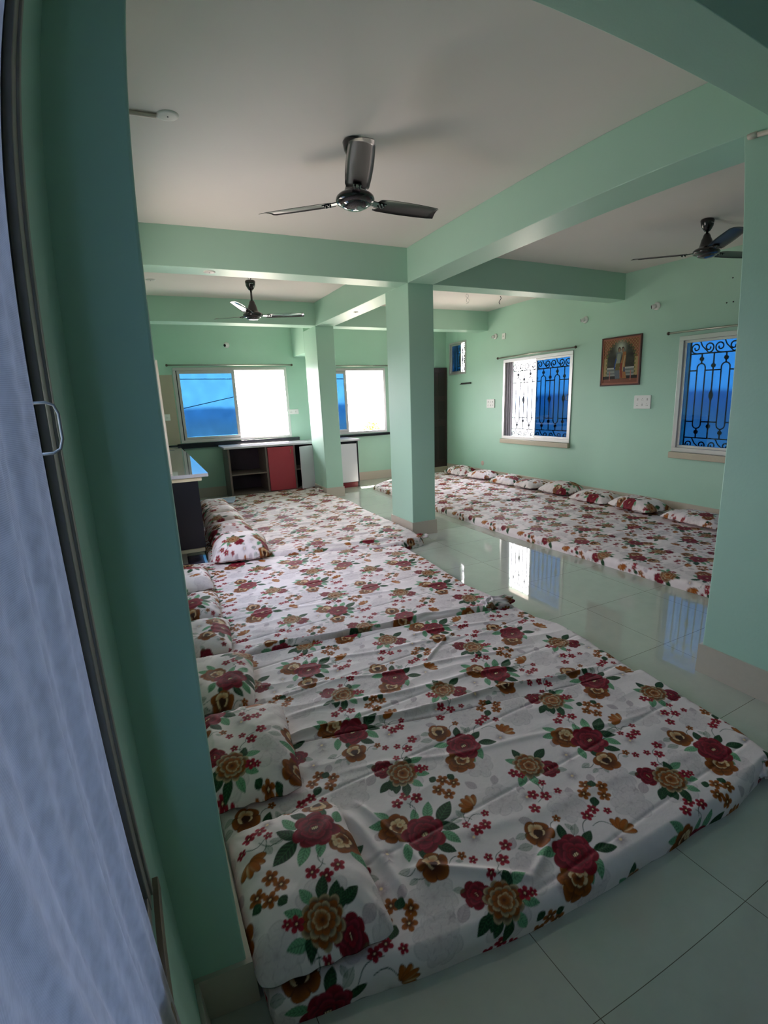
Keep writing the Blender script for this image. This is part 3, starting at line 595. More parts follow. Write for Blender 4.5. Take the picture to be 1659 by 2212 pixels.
for q in MOT:
    k, a, b_ = q[0], q[1], q[2]; e = q[3] if len(q) == 4 else None
    if k == 'rose': stamp(a, b_, 0.095, f_rose, ph=e or 0)
    elif k == 'open': stamp(a, b_, 0.08, f_open, ph=e or 0.6)
    elif k == 'peony': stamp(a, b_, 0.085, f_peony, ph=e or 0.3)
    elif k == 'srose': stamp(a, b_, 0.056, f_srose, ph=e or 0.2)
    elif k == 'lily': stamp(a, b_, 0.065, f_lily, ph=e or 0)
    elif k == 'tulip': stamp(a, b_, 0.065, f_tulip, rot=e or 0)
    elif k == 'f5r': stamp(a, b_, 0.03, f_five, R=0.0235, ph=a * 40, cA=REDD, cB=RED)
    elif k == 'f3r': stamp(a, b_, 0.018, f_five, R=0.0165, ph=a * 40, cA=REDD, cB=RED)
    elif k == 'f3b': stamp(a, b_, 0.018, f_five, R=0.0165, ph=a * 40, cA=BRD, cB=BRN)
    elif k == 'b4': stamp(a, b_, 0.032, f_five, R=0.0265, ph=a * 40, cA=BRD, cB=BRN)
    elif k == 'ghost': stamp(a, b_, 0.09, f_ghost, ph=a * 9)
    elif k == 'gstar': stamp(a, b_, 0.045, f_five, R=0.040, ph=a * 9, cA=GHD, cB=WHITE * 0.95)
    else:
        u0, v0, u1, v1 = q[1:5]; cu, cv = (u0 + u1) / 2, (v0 + v1) / 2; dx, dy = u1 - u0, v1 - v0; Ln = math.hypot(dx, dy); R = Ln * 0.70 + 0.025
        if k in ('dleaf', 'lleaf'): dx, dy = dx * 1.1, dy * 1.1; cu += dx * 0.05; cv += dy * 0.05
        if k == 'dleaf': stamp(cu, cv, R, f_leaf, dx, dy, max(0.019, Ln * 0.31), DGR, MGR)
        elif k == 'lleaf': stamp(cu, cv, R, f_leaf, dx, dy, max(0.017, Ln * 0.29), LGR, DGR)
        elif k == 'oleaf': stamp(cu, cv, R, f_leaf, dx, dy, Ln * 0.30, MGR, DGR, 0.45)
        elif k == 'gleaf': stamp(cu, cv, R, f_leaf, dx, dy, Ln * 0.34, GH, GHD)
        elif k == 'stem': stamp(cu, cv, R, f_stem, dx, dy, DGR)
def blur(img, n):
    if n < 2: return img
    o = np.zeros_like(img); c = 0
    for i in range(n): o += np.roll(img, i - n // 2, 0)
    o /= n; o2 = np.zeros_like(o)
    for i in range(n): o2 += np.roll(o, i - n // 2, 1)
    return o2 / n
MIPS = {}
MINV = np.linalg.inv(np.array([[0.838, -0.016], [0.068, 0.592]]))
def sample_print(X, Y, res, ox=0.0, oy=0.0, rot=0.0, flip=False):
    """colour of the print at cloth coordinates X, Y (metres)"""
    n = max(1, int(round(res * RES * 0.6)))
    if n not in MIPS: MIPS[n] = blur(TILE, n)
    c, s = math.cos(rot), math.sin(rot); X2, Y2 = X * c - Y * s, X * s + Y * c
    if flip: X2 = -X2
    x, y = X2 - 0.657 + ox, Y2 - 1.154 + oy
    u = MINV[0, 0] * x + MINV[0, 1] * y; v = MINV[1, 0] * x + MINV[1, 1] * y
    fu, fv = (u % 1) * TW, (v % 1) * THH
    i, j = np.floor(fu).astype(int), np.floor(fv).astype(int); du, dv = (fu - i)[..., None], (fv - j)[..., None]
    T = MIPS[n]; i %= TW; j %= THH; i1, j1 = (i + 1) % TW, (j + 1) % THH
    return T[i, j] * (1 - du) * (1 - dv) + T[i1, j] * du * (1 - dv) + T[i, j1] * (1 - du) * dv + T[i1, j1] * du * dv

def wav(X, Y, seed, f=1.0, n=7, ax=(1, 1)):
    g = np.random.RandomState(seed); o = np.zeros_like(X)
    for k in range(n):
        a = g.uniform(0, 2 * PI); fr = f * g.uniform(0.6, 1.8); o += np.sin(X * fr * math.cos(a) * ax[0] + Y * fr * math.sin(a) * ax[1] + g.uniform(0, 7))
    return o / n
def ridge(X, Y, x0, y0, x1, y1, wd, h):
    dx, dy = x1 - x0, y1 - y0; L2 = dx * dx + dy * dy; t = ((X - x0) * dx + (Y - y0) * dy) / L2; Ln = math.sqrt(L2)
    d_ = ((X - x0) * -dy + (Y - y0) * dx) / Ln + 0.012 * np.sin(t * Ln * 9 + x0 * 7)
    fall = sst(-0.08, 0.12, t) * sst(1.08, 0.88, t)
    return h * np.exp(-(d_ / wd) ** 2) * fall

def mattress(label, xl, xr, yn, yf, T, res, folds=(), seed=1, wr=0.004, group=None, pr=(0, 0, 0), quilt=0.003, rr=0.045, rn=None, rf=None):
    """sheet covered mattress; xl, xr: [(y, x)], yn, yf: [(x, y)] measured outlines at the floor"""
    Lx = max(v for _, v in xr) - min(v for _, v in xl); Ly = max(v for _, v in yf) - min(v for _, v in yn)
    rn = rn or rr; rf = rf or rr
    def prof(n_res, Ln, ra, rb):
        sd = lambda r_: (T - r_) + r_ * PI / 2
        tot = Ln - ra - rb + sd(ra) + sd(rb); n = int(tot / n_res) + 1; q = np.linspace(0, tot, n)
        def one(d_, rr):
            side = sd(rr)
            p = np.where(d_ < T - rr, 0, np.where(d_ < side, rr - rr * np.cos(np.clip((d_ - (T - rr)) / rr, 0, PI / 2)), rr + d_ - side))
            h = np.where(d_ < T - rr, d_, np.where(d_ < side, T - rr + rr * np.sin(np.clip((d_ - (T - rr)) / rr, 0, PI / 2)), T)); return p, h
        p1, h1 = one(q, ra); p2, h2 = one(tot - q, rb)
        return np.where(q < tot / 2, p1, Ln - p2), np.where(q < tot / 2, h1, h2), q - sd(ra) + ra
    px, hx, qx = prof(res, Lx, rr, rr); py, hy, qy = prof(res, Ly, rn, rf)
    P, Q = np.meshgrid(px / Lx, py / Ly, indexing='ij'); HX, HY = np.meshgrid(hx, hy, indexing='ij'); CX_, CY_ = np.meshgrid(qx, qy, indexing='ij')
    y_lin = min(v for _, v in yn) + Q * Ly; x_lin = min(v for _, v in xl) + P * Lx
    f = lambda pts, t: np.interp(t, [a for a, _ in pts], [b for _, b in pts])
    X = f(xl, y_lin) * (1 - P) + f(xr, y_lin) * P; Y = f(yn, x_lin) * (1 - Q) + f(yf, x_lin) * Q
    topw = sst(T * 0.6, T, np.minimum(HX, HY))
    SX, SY = X + CX_ - P * Lx, Y + CY_ - Q * Ly
    corner = np.clip(T - np.maximum(T - HX, 0) - np.maximum(T - HY, 0), 0, T); Z = corner
    n1 = wav(X, Y, seed, 7, 8); n2 = wav(X, Y, seed + 1, 26, 10, (0.35, 1.0)); n3 = wav(X, Y, seed + 2, 60, 10, (0.3, 1.0))
    msk = sst(-0.3, 0.6, wav(X, Y, seed + 3, 4, 6) * 2)
    h = 0.006 * n1 + wr * (1 - np.abs(n2) * 2.2) * (0.35 + msk) + wr * 0.5 * n3 * msk
    qs = np.abs(((Y - X * 0.05 - 0.10) / 0.34) % 1 - 0.5); h -= quilt * np.exp(-((0.5 - qs) * 0.34 / 0.008) ** 2)
    for fd in folds: h = h + ridge(X, Y, *fd)
    Z = Z + h * topw + 0.0008
    # gentle bulging of the sides
    eg = 1 - topw; Xc, Yc = (X.min() + X.max()) / 2, (Y.min() + Y.max()) / 2
    X = X + eg * 0.006 * wav(X, Y, seed + 5, 18, 5); Y = Y + eg * 0.006 * wav(X, Y, seed + 6, 18, 5)
    col = sample_print(SX, SY, res, pr[0], pr[1], pr[2])
    org = np.array([X.mean(), Y.mean(), 0.0])
    o = grid_obj('mattress', np.stack([X, Y, np.maximum(Z, 0.0005)], -1) - org, CLOTH, print_=col); o.location = org
    tag(o, label, 'mattress', group); return o

G1 = 'floral mattresses of the left row'
M12 = [(0, 1.84), (0.38, 1.81), (1.0, 1.68), (1.9, 1.52), (2.2, 1.47)]
M23 = [(0, 2.74), (0.37, 2.67), (1.0, 2.60), (1.86, 2.47), (2.25, 2.40)]
M34 = [(0.0, 4.70), (0.36, 4.62), (0.8, 4.51), (1.99, 4.12), (2.2, 4.05)]
M45 = [(0.3, 6.15), (0.45, 6.10), (1.43, 5.90), (2.46, 5.88)]
off = lambda L_, d_: [(a, b + d_) for a, b in L_]
m1 = mattress('floral sheeted mattress of the left row nearest the camera', [(0.8, 0.052), (1.9, 0.052)], [(0.78, 2.06), (1.04, 2.11), (1.48, 2.14), (1.9, 2.18)],
    [(0.0, 0.87), (0.12, 0.855), (0.30, 0.845), (0.44, 0.825), (0.74, 0.785), (1.05, 0.765), (1.5, 0.755), (1.85, 0.74), (2.1, 0.77)], M12, 0.085, 0.0032,
    [(0.45, 1.36, 0.50, 0.95, 0.020, 0.014), (0.55, 1.05, 0.86, 0.86, 0.016, 0.018), (0.86, 0.86, 1.05, 0.98, 0.014, 0.010), (0.5, 1.55, 1.9, 1.20, 0.014, 0.004), (0.7, 1.1, 1.9, 0.95, 0.03, 0.004), (0.50, 1.38, 0.60, 1.02, 0.012, 0.008)], 11, 0.0036, G1, (0, 0, 0), rf=0.015)
m2 = mattress('floral sheeted mattress second from the camera in the left row', [(1.5, -0.05), (2.8, -0.05)], [(1.45, 2.13), (1.97, 2.19), (2.3, 2.20), (2.5, 2.15)], off(M12, 0.004), M23, 0.082, 0.0036,
    [(0.38, 1.86, 1.0, 1.74, 0.013, 0.020), (0.9, 1.77, 1.95, 1.60, 0.014, 0.018), (0.4, 2.0, 1.6, 1.83, 0.016, 0.009), (0.5, 2.2, 1.8, 1.95, 0.013, 0.007), (0.6, 2.42, 2.0, 2.15, 0.016, 0.006), (1.2, 2.1, 1.55, 2.3, 0.012, 0.009), (1.3, 2.4, 1.9, 2.3, 0.014, 0.008)], 21, 0.0050, G1, (0, 0, 0), rn=0.015, rf=0.015)
m3 = mattress('floral sheeted mattress of the left row with the rolled hem edge', [(2.4, -0.05), (4.75, -0.05)], [(2.35, 2.15), (2.68, 2.12), (3.03, 2.08), (3.6, 2.11), (4.1, 2.14)], off(M23, 0.004), M34, 0.088, 0.005,
    [(0.40, 2.71, 1.0, 2.63, 0.020, 0.022), (0.95, 2.63, 1.5, 2.555, 0.018, 0.020), (1.45, 2.57, 1.95, 2.50, 0.016, 0.020), (0.5, 3.2, 2.0, 3.0, 0.02, 0.005)], 31, 0.0045, G1, (0.555, 0.591, 0.05), rn=0.03)
m4 = mattress('floral sheeted mattress of the left row beside the middle column', [(4.0, 0.375), (6.3, 0.42)], [(4.0, 2.44), (4.26, 2.47), (4.5, 2.49), (5.9, 2.50)], [(0.3, 4.66), (0.8, 4.53), (1.99, 4.13), (2.2, 4.12), (2.5, 4.20)], M45, 0.095, 0.0085,
    [(0.9, 4.55, 2.3, 4.25, 0.03, 0.018), (1.0, 4.9, 2.2, 4.6, 0.03, 0.010), (0.9, 5.2, 2.4, 5.0, 0.03, 0.008), (0.9, 5.6, 2.3, 5.4, 0.04, 0.010)], 41, 0.006, G1, (0.293, 0.356, 3.192), rr=0.05)
m5 = mattress('floral sheeted mattress at the far end of the left row', [(5.8, 0.48), (8.0, 0.50)], [(5.8, 2.50), (6.4, 2.56), (7.0, 2.50), (7.3, 2.46), (8.0, 2.46)], off(M45, 0.006), [(0.4, 7.9), (1.1, 7.97), (2.5, 8.02)], 0.09, 0.011,
    [(0.9, 6.4, 2.4, 6.3, 0.05, 0.010), (1.0, 7.2, 2.3, 7.1, 0.05, 0.008)], 51, 0.006, G1, (0.3, 0.22, 0))
G2 = 'floral mattresses along the right wall'
m6 = mattress('floral sheeted mattress along the right wall, near half of the row', [(1.2, 3.56), (1.94, 3.53), (2.41, 3.50), (3.35, 3.45), (3.98, 3.41), (5.2, 3.39)], [(1.2, 5.655), (5.3, 5.655)], [(3.4, 1.15), (5.7, 1.15)], [(3.3, 5.32), (4.7, 5.22), (5.7, 5.25)], 0.08, 0.0085,
    [(3.7, 3.2, 4.8, 3.3, 0.05, 0.012), (3.8, 4.2, 4.9, 4.3, 0.05, 0.012), (4.2, 5.15, 4.95, 5.12, 0.03, 0.02)], 61, 0.005, G2, (0.599, 0.215, PI), rf=0.02)
m7 = mattress('floral sheeted mattress along the right wall, far half of the row', [(5.3, 3.39), (6.8, 3.43), (7.8, 3.42), (8.1, 3.75)], [(5.3, 5.655), (8.2, 5.655)], [(3.3, 5.326), (4.7, 5.226), (5.7, 5.256)], [(3.4, 7.88), (4.0, 8.10), (5.7, 8.14)], 0.075, 0.012,
    [(3.8, 6.2, 5.0, 6.2, 0.05, 0.012), (3.7, 7.0, 4.9, 7.1, 0.05, 0.010)], 71, 0.005, G2, (0.599, 0.215, PI), rn=0.02)

def pillow(cx, cy, a, b, h, rot, z0, res, seed, label, group, tilt=(0, 0), pr=(0, 0, 0), dent=0.2):
    n = int(2 * a * 1.12 / res); k = int(2 * b * 1.12 / res)
    u, v = np.meshgrid(np.linspace(-1, 1, n), np.linspace(-1, 1, k), indexing='ij')
    pinch = 1 - 0.07 * (1 - v ** 2) * 0 - 0.05 * (np.cos(v * PI) * 0.5 + 0.5)
    rc = 1 - 0.065 * (u * v) ** 6; X = u * a * rc * (1 - 0.02 * (1 - v ** 4)); Y = v * b * rc * (1 - 0.02 * (1 - u ** 4))
    e = np.clip(1 - np.abs(u) ** 3.2, 0, 1) ** 0.72 * np.clip(1 - np.abs(v) ** 3.2, 0, 1) ** 0.72
    e = np.clip(e, 0, 1)
    wr = wav(X, Y, seed, 16, 8) * 0.011 + wav(X, Y, seed + 1, 45, 10) * 0.005 - 0.006 * np.abs(wav(X, Y, seed + 2, 24, 6, (1.0, 0.4)) * 2)
    rad = np.hypot(np.abs(u) - 1, np.abs(v) - 1); ang = np.arctan2(1 - np.abs(v), 1 - np.abs(u))
    wr = wr + 0.007 * np.sin(ang * 16 + seed) * np.exp(-(rad / 0.45) ** 2) * e
    zt_ = h * 0.72 * e * (1 - dent * np.exp(-((u * 0.9) ** 2 + (v * 0.8) ** 2) * 3)) + wr * e
    zb_ = -h * 0.28 * e
    flange = 0.004 * np.sin(np.arctan2(v, u) * 19 + seed)
    top = np.stack([X, Y, zt_ + flange * (1 - e)], -1); bot = np.stack([X, Y, zb_ + flange * (1 - e) - 0.002], -1)[:, ::-1]
    c, s = math.cos(rot), math.sin(rot); org = np.array([cx, cy, z0])
    TX, TY = math.tan(tilt[0]), math.tan(tilt[1])
    col = sample_print(X + cx, Y + cy, res, pr[0], pr[1], pr[2])
    me_pts = []
    for A in (top, bot):
        x = A[..., 0] * c - A[..., 1] * s; y = A[..., 0] * s + A[..., 1] * c; z = A[..., 2] + x * TX + y * TY + h * 0.28
        me_pts.append(np.stack([x, y, z], -1))
    # one continuous cover: the top grid folded over into the bottom grid
    P = np.concatenate([me_pts[0], me_pts[1][::-1]], 0); C_ = np.concatenate([col, col[:, ::-1][::-1]], 0)
    P[..., 2] = np.maximum(P[..., 2], 0.001 + np.abs(P[..., 2]) * 0.0)
    o = grid_obj('pillow', P, CLOTH, print_=C_); o.location = org
    tag(o, label, 'pillow', group); return o
G3 = 'floral pillows of the left row'; TP = 0.092
pillow(0.234, 1.150, 0.192, 0.265, 0.13, -0.03, TP - 0.006, 0.0032, 3, 'floral pillow nearest the camera with a dark red rose at its corner', G3, pr=(0.975, 1.813, PI))
pillow(0.175, 1.790, 0.205, 0.265, 0.15, -0.10, TP - 0.004, 0.0036, 5, 'floral pillow second from the camera beside the green column', G3, tilt=(0, 0.06), pr=(0.600, -0.805, 0))
pillow(0.135, 2.375, 0.205, 0.255, 0.14, -0.16, TP, 0.005, 7, 'floral pillow third from the camera beside the green column', G3, pr=(0.426, -1.11, 0))
pillow(0.115, 2.94, 0.195, 0.24, 0.12, -0.1, TP, 0.006, 9, 'floral pillow fourth from the camera in the left row', G3, pr=(0.1, 0.1, 0.5))
pillow(0.125, 3.46, 0.185, 0.23, 0.12, -0.08, TP, 0.007, 11, 'floral pillow fifth from the camera in the left row', G3, pr=(0.3, 0.4, -0.3))
pillow(0.130, 4.02, 0.190, 0.25, 0.14, 0.0, TP, 0.008, 13, 'floral pillow of the left row just before the black counter end', G3, pr=(0.15, 0.25, 1.57))
TP2 = 0.10
pillow(0.66, 4.66, 0.26, 0.26, 0.20, -0.12, TP2, 0.008, 15, 'large floral pillow beside the black counter panel, nearest of its stack', G3, tilt=(0, 0.12), pr=(0.1, 0.1, 0.1), dent=0.05)
pillow(0.66, 5.21, 0.24, 0.25, 0.20, 0.05, TP2, 0.010, 17, 'floral pillow second behind the black counter panel end', G3, tilt=(0, 0.12), pr=(0.3, 0.1, 1.1), dent=0.05)
pillow(0.68, 5.76, 0.23, 0.25, 0.19, -0.05, TP2, 0.011, 19, 'floral pillow third behind the black counter panel end', G3, tilt=(0, 0.10), pr=(0.2, 0.3, 0.4), dent=0.05)
pillow(0.70, 6.42, 0.22, 0.28, 0.17, 0.08, TP2, 0.012, 21, 'floral pillow fourth behind the black counter panel end', G3, pr=(0.5, 0.1, 0.2), dent=0.05)
pillow(0.72, 7.10, 0.20, 0.27, 0.13, 0.0, TP2, 0.013, 23, 'farthest floral pillow of the left row, beside the pale blue cloth', G3, pr=(0.1, 0.5, 0.6), dent=0.05)
G4 = 'floral pillows along the right wall'; TP3 = 0.088
RP = [(5.20, 3.07, 0.34, 0.12, 'floral pillow along the right wall, nearest, half behind the near column'), (5.24, 3.83, 0.31, 0.16, 'floral pillow along the right wall below the large wall picture'), (5.27, 4.50, 0.27, 0.13, 'floral pillow along the right wall, third from the near column'),
      (5.30, 5.12, 0.28, 0.17, 'plump floral pillow along the right wall under the near end of the half open window'), (5.30, 5.70, 0.24, 0.13, 'floral pillow along the right wall under the blue half of the open window'), (5.30, 6.27, 0.26, 0.13, 'floral pillow along the right wall under the open half of the window'),
      (5.30, 6.95, 0.28, 0.14, 'floral pillow along the right wall left of the grilled window, second from the dark door'), (5.30, 7.62, 0.29, 0.15, 'farthest floral pillow along the right wall, next to the dark door')]
for i, (x, y, hb_, hh, lab) in enumerate(RP):
    pillow(x, y, 0.215, hb_, hh, random.uniform(-0.14, 0.14), TP3, 0.009 if i < 4 else 0.011, 30 + 2 * i, lab, G4, tilt=(random.uniform(0.0, 0.1), random.uniform(-0.04, 0.06)), pr=(i * 0.23, i * 0.31, 0.4 * i), dent=0.08)

# bunched sheet corners: part of their mattress
def knot(par, x, y, z, r, seed, tail):
    th, ph = np.meshgrid(np.linspace(0, 2 * PI, 60), np.linspace(0, PI, 34), indexing='ij')
    R = r * (1 + 0.18 * np.sin(th * 5 + seed + ph * 3) + 0.10 * np.sin(th * 9 - ph * 5))
    X = R * np.sin(ph) * np.cos(th); Y = R * np.sin(ph) * np.sin(th) * 0.8; Z = R * np.cos(ph) * 0.55
    X = X + tail[0] * sst(0.2, 1, X / r) * r * 1.4; Y = Y + tail[1] * sst(0.2, 1, X / r) * r
    col = sample_print(X * 1.5 + x + 0.0, Y * 1.5 + Z + y, 0.004, 0.02 * seed, 0.03 * seed)
    P = np.stack([X + x, Y + y, np.maximum(Z + z, 0.002)], -1) - np.array(par.location)
    o = grid_obj('tied_corner', P, CLOTH, par, print_=col); return o
knot(m3, 1.985, 2.50, 0.105, 0.070, 3, (1.0, -0.3))
knot(m1, 1.99, 0.77, 0.045, 0.055, 5, (1.6, -0.6))
knot(m4, 2.46, 4.28, 0.08, 0.045, 7, (0.6, -0.4))
knot(m5, 2.42, 7.55, 0.10, 0.07, 9, (0.3, 0.4))

# pale blue cloth at the far end of the left row
def cloth_patch(name, pts, m, T=0.004, res=0.012, amp=0.012, seed=3):
    (x0, y0), (x1, y1), (x2, y2), (x3, y3), z = pts
    n = 50; u, v = np.meshgrid(np.linspace(0, 1, n), np.linspace(0, 1, n), indexing='ij')
    X = (x0 * (1 - u) + x1 * u) * (1 - v) + (x3 * (1 - u) + x2 * u) * v; Y = (y0 * (1 - u) + y1 * u) * (1 - v) + (y3 * (1 - u) + y2 * u) * v
    Z = z + amp * (1 + wav(X, Y, seed, 18, 8) * 1.6)
    X += 0.02 * wav(X, Y, seed + 1, 12, 5); org = np.array([X.mean(), Y.mean(), z])
    o = grid_obj(name, np.stack([X, Y, Z], -1) - org, m); o.location = org
    s_ = o.modifiers.new('thick', 'SOLIDIFY'); s_.thickness = T
    return o
tag(cloth_patch('folded_cloth', ((0.62, 7.45), (1.02, 7.38), (1.12, 7.78), (0.60, 7.86), 0.095), mat('pale_blue_cotton', S(190, 200, 226), 0.7, noise=(20, 0.1)), T=0.012), 'pale blue folded cloth on the far end of the left row', 'cloth')
tag(cloth_patch('floor_mat', ((0.10, 4.33), (0.352, 4.33), (0.352, 5.2), (0.10, 5.2), 0.003), mat('dark_purple_mat', S(92, 84, 108), 0.25, noise=(25, 0.5)), T=0.003, amp=0.002), 'dark purple mat on the floor under the black counter end', 'mat')

# ------------------------------------------------------------ kitchen counter on the left
r = empty('kitchen_counter', (0.15, 6.5, 0)); tag(r, 'kitchen counter with glossy granite top and black end panel on the left', 'counter'); L = Vector(r.location)
def kc(b, n, m, bev=0.0):
    o = b.build(n, m, r, bevel=bev, origin=L); o.location = (0, 0, 0); return o
# slab with a round hole
cx_, cy_, rh = 0.27, 7.9, 0.075
b = MB(); x0, x1, y0, y1 = XL + 0.001, 0.47, 4.83, YF - 0.024
ring = [(cx_ + rh * math.cos(2 * PI * k / 32), cy_ + rh * math.sin(2 * PI * k / 32)) for k in range(32)]
def rect_pt(a):
    c_, s_ = math.cos(a), math.sin(a); ys = [(0.35 / abs(c_)) if abs(c_) > 1e-6 else 9, (0.35 / abs(s_)) if abs(s_) > 1e-6 else 9]; t_ = min(ys)
    return (min(max(cx_ + c_ * t_, x0), x1), cy_ + s_ * t_)
outer = [rect_pt(2 * PI * k / 32) for k in range(32)]
v = [(p_[0], p_[1], 0.893) for p_ in ring] + [(p_[0], p_[1], 0.893) for p_ in outer] + [(p_[0], p_[1], 0.862) for p_ in ring]
f = [(k, 32 + k, 32 + (k + 1) % 32, (k + 1) % 32) for k in range(32)] + [(k, (k + 1) % 32, 64 + (k + 1) % 32, 64 + k) for k in range(32)]
b.add(v, f); b.box(x0, x1, y0, cy_ - 0.35, 0.862, 0.893).box(x0, x1, cy_ + 0.35, y1, 0.862, 0.893).box(x1 - 0.012, x1, cy_ - 0.35, cy_ + 0.35, 0.862, 0.893)
kc(b, 'worktop', SLAB)
kc(MB().lathe([(rh, 0), (rh, -0.03), (0.03, -0.04), (0, -0.04)], (cx_, cy_, 0.889), 32), 'bowl', mat('brown_basin', S(96, 52, 34), 0.4))
kc(MB().box(XL + 0.002, 0.41, 4.85, YF - 0.03, 0.825, 0.862), 'support_slab', LWOOD)
kc(MB().box(XL + 0.002, 0.375, 4.862, 4.895, 0.17, 0.825), 'end_panel', BLKP, 0.002)
kc(MB().box(0.345, 0.375, 4.90, YF - 0.03, 0.17, 0.825), 'front_panel', BLKP, 0.002)
kc(MB().box(XL + 0.002, 0.365, 4.868, YF - 0.03, 0.13, 0.17), 'bottom_shelf', LWOOD, 0.002)
for ya in (4.95, 6.95, 8.4): kc(MB().box(XL + 0.002, 0.20, ya, ya + 0.1, 0.0, 0.13), 'leg', SKIRT)

# ------------------------------------------------------------ low cabinet under the far window
r = empty('low_cabinet', (2.2, 8.35, 0)); tag(r, 'long low cabinet with open shelves and a red door under the far window', 'cabinet'); L = Vector(r.location)
CY0, CY1, CZ = 8.05, YF - 0.06, 0.835
kc(MB().box(1.055, 3.40, CY0 - 0.03, CY1, CZ, CZ + 0.03), 'top', mat('pale_stone_top', S(205, 198, 205), 0.12, noise=(80, 0.05)), 0.003)
b = MB()
for xa in (1.11, 1.70, 2.17, 2.62): kc(MB().box(xa, xa + 0.03, CY0, CY1, 0.0, CZ), 'upright', CABW, 0.001)
kc(MB().box(3.33, 3.36, CY0, CY1, 0.0, CZ).box(2.65, 3.33, CY0 + 0.02, CY0 + 0.04, CZ - 0.04, CZ), 'dark_end', BLKP, 0.001)
kc(MB().box(1.14, 1.70, CY0 + 0.01, CY1, 0.40, 0.42), 'shelf', CABW, 0.001); kc(MB().box(1.73, 2.62, CY0 + 0.05, CY1, 0.40, 0.42), 'shelf', CABW, 0.001)
kc(MB().box(1.14, 2.62, CY0 + 0.005, CY1, 0.07, 0.095), 'bottom_board', CABW, 0.001)
kc(MB().box(1.14, 3.33, CY1 - 0.012, CY1, 0.0, CZ), 'back_panel', CABIN)
kc(MB().box(1.73, 3.33, CY0 + 0.01, CY0 + 0.03, 0.0, 0.09), 'plinth', mat('dark_red_plinth', S(120, 30, 40), 0.4))
dr_ = kc(MB().box(1.735, 2.165, CY0 - 0.02, CY0 - 0.002, 0.095, CZ - 0.015), 'door', REDL, 0.002); dr_['label'] = 'closed red door'
o = MB().tube([(2.11, CY0 - 0.021, 0.70), (2.11, CY0 - 0.05, 0.70), (2.11, CY0 - 0.05, 0.77), (2.11, CY0 - 0.021, 0.77)], 0.006).build('handle', mat('brass', (0.6, 0.45, 0.2), 0.3, 1.0), dr_, origin=L); o.location = (0, 0, 0)
ca, sa_ = math.cos(0.44), math.sin(0.44)
b = MB().obox((2.605 - ca * 0.21, CY0 - 0.02 - sa_ * 0.21, 0.46), Vector((ca, sa_, 0)) * 0.21, Vector((-sa_, ca, 0)) * 0.009, (0, 0, 0.355))
o = kc(b, 'door', WHL, 0.002); o['label'] = 'pale door leaf standing ajar'
o = kc(MB().box(2.66, 3.325, CY0 - 0.02, CY0 - 0.002, 0.10, CZ - 0.045), 'door', WHL, 0.002); o['label'] = 'closed pale door'

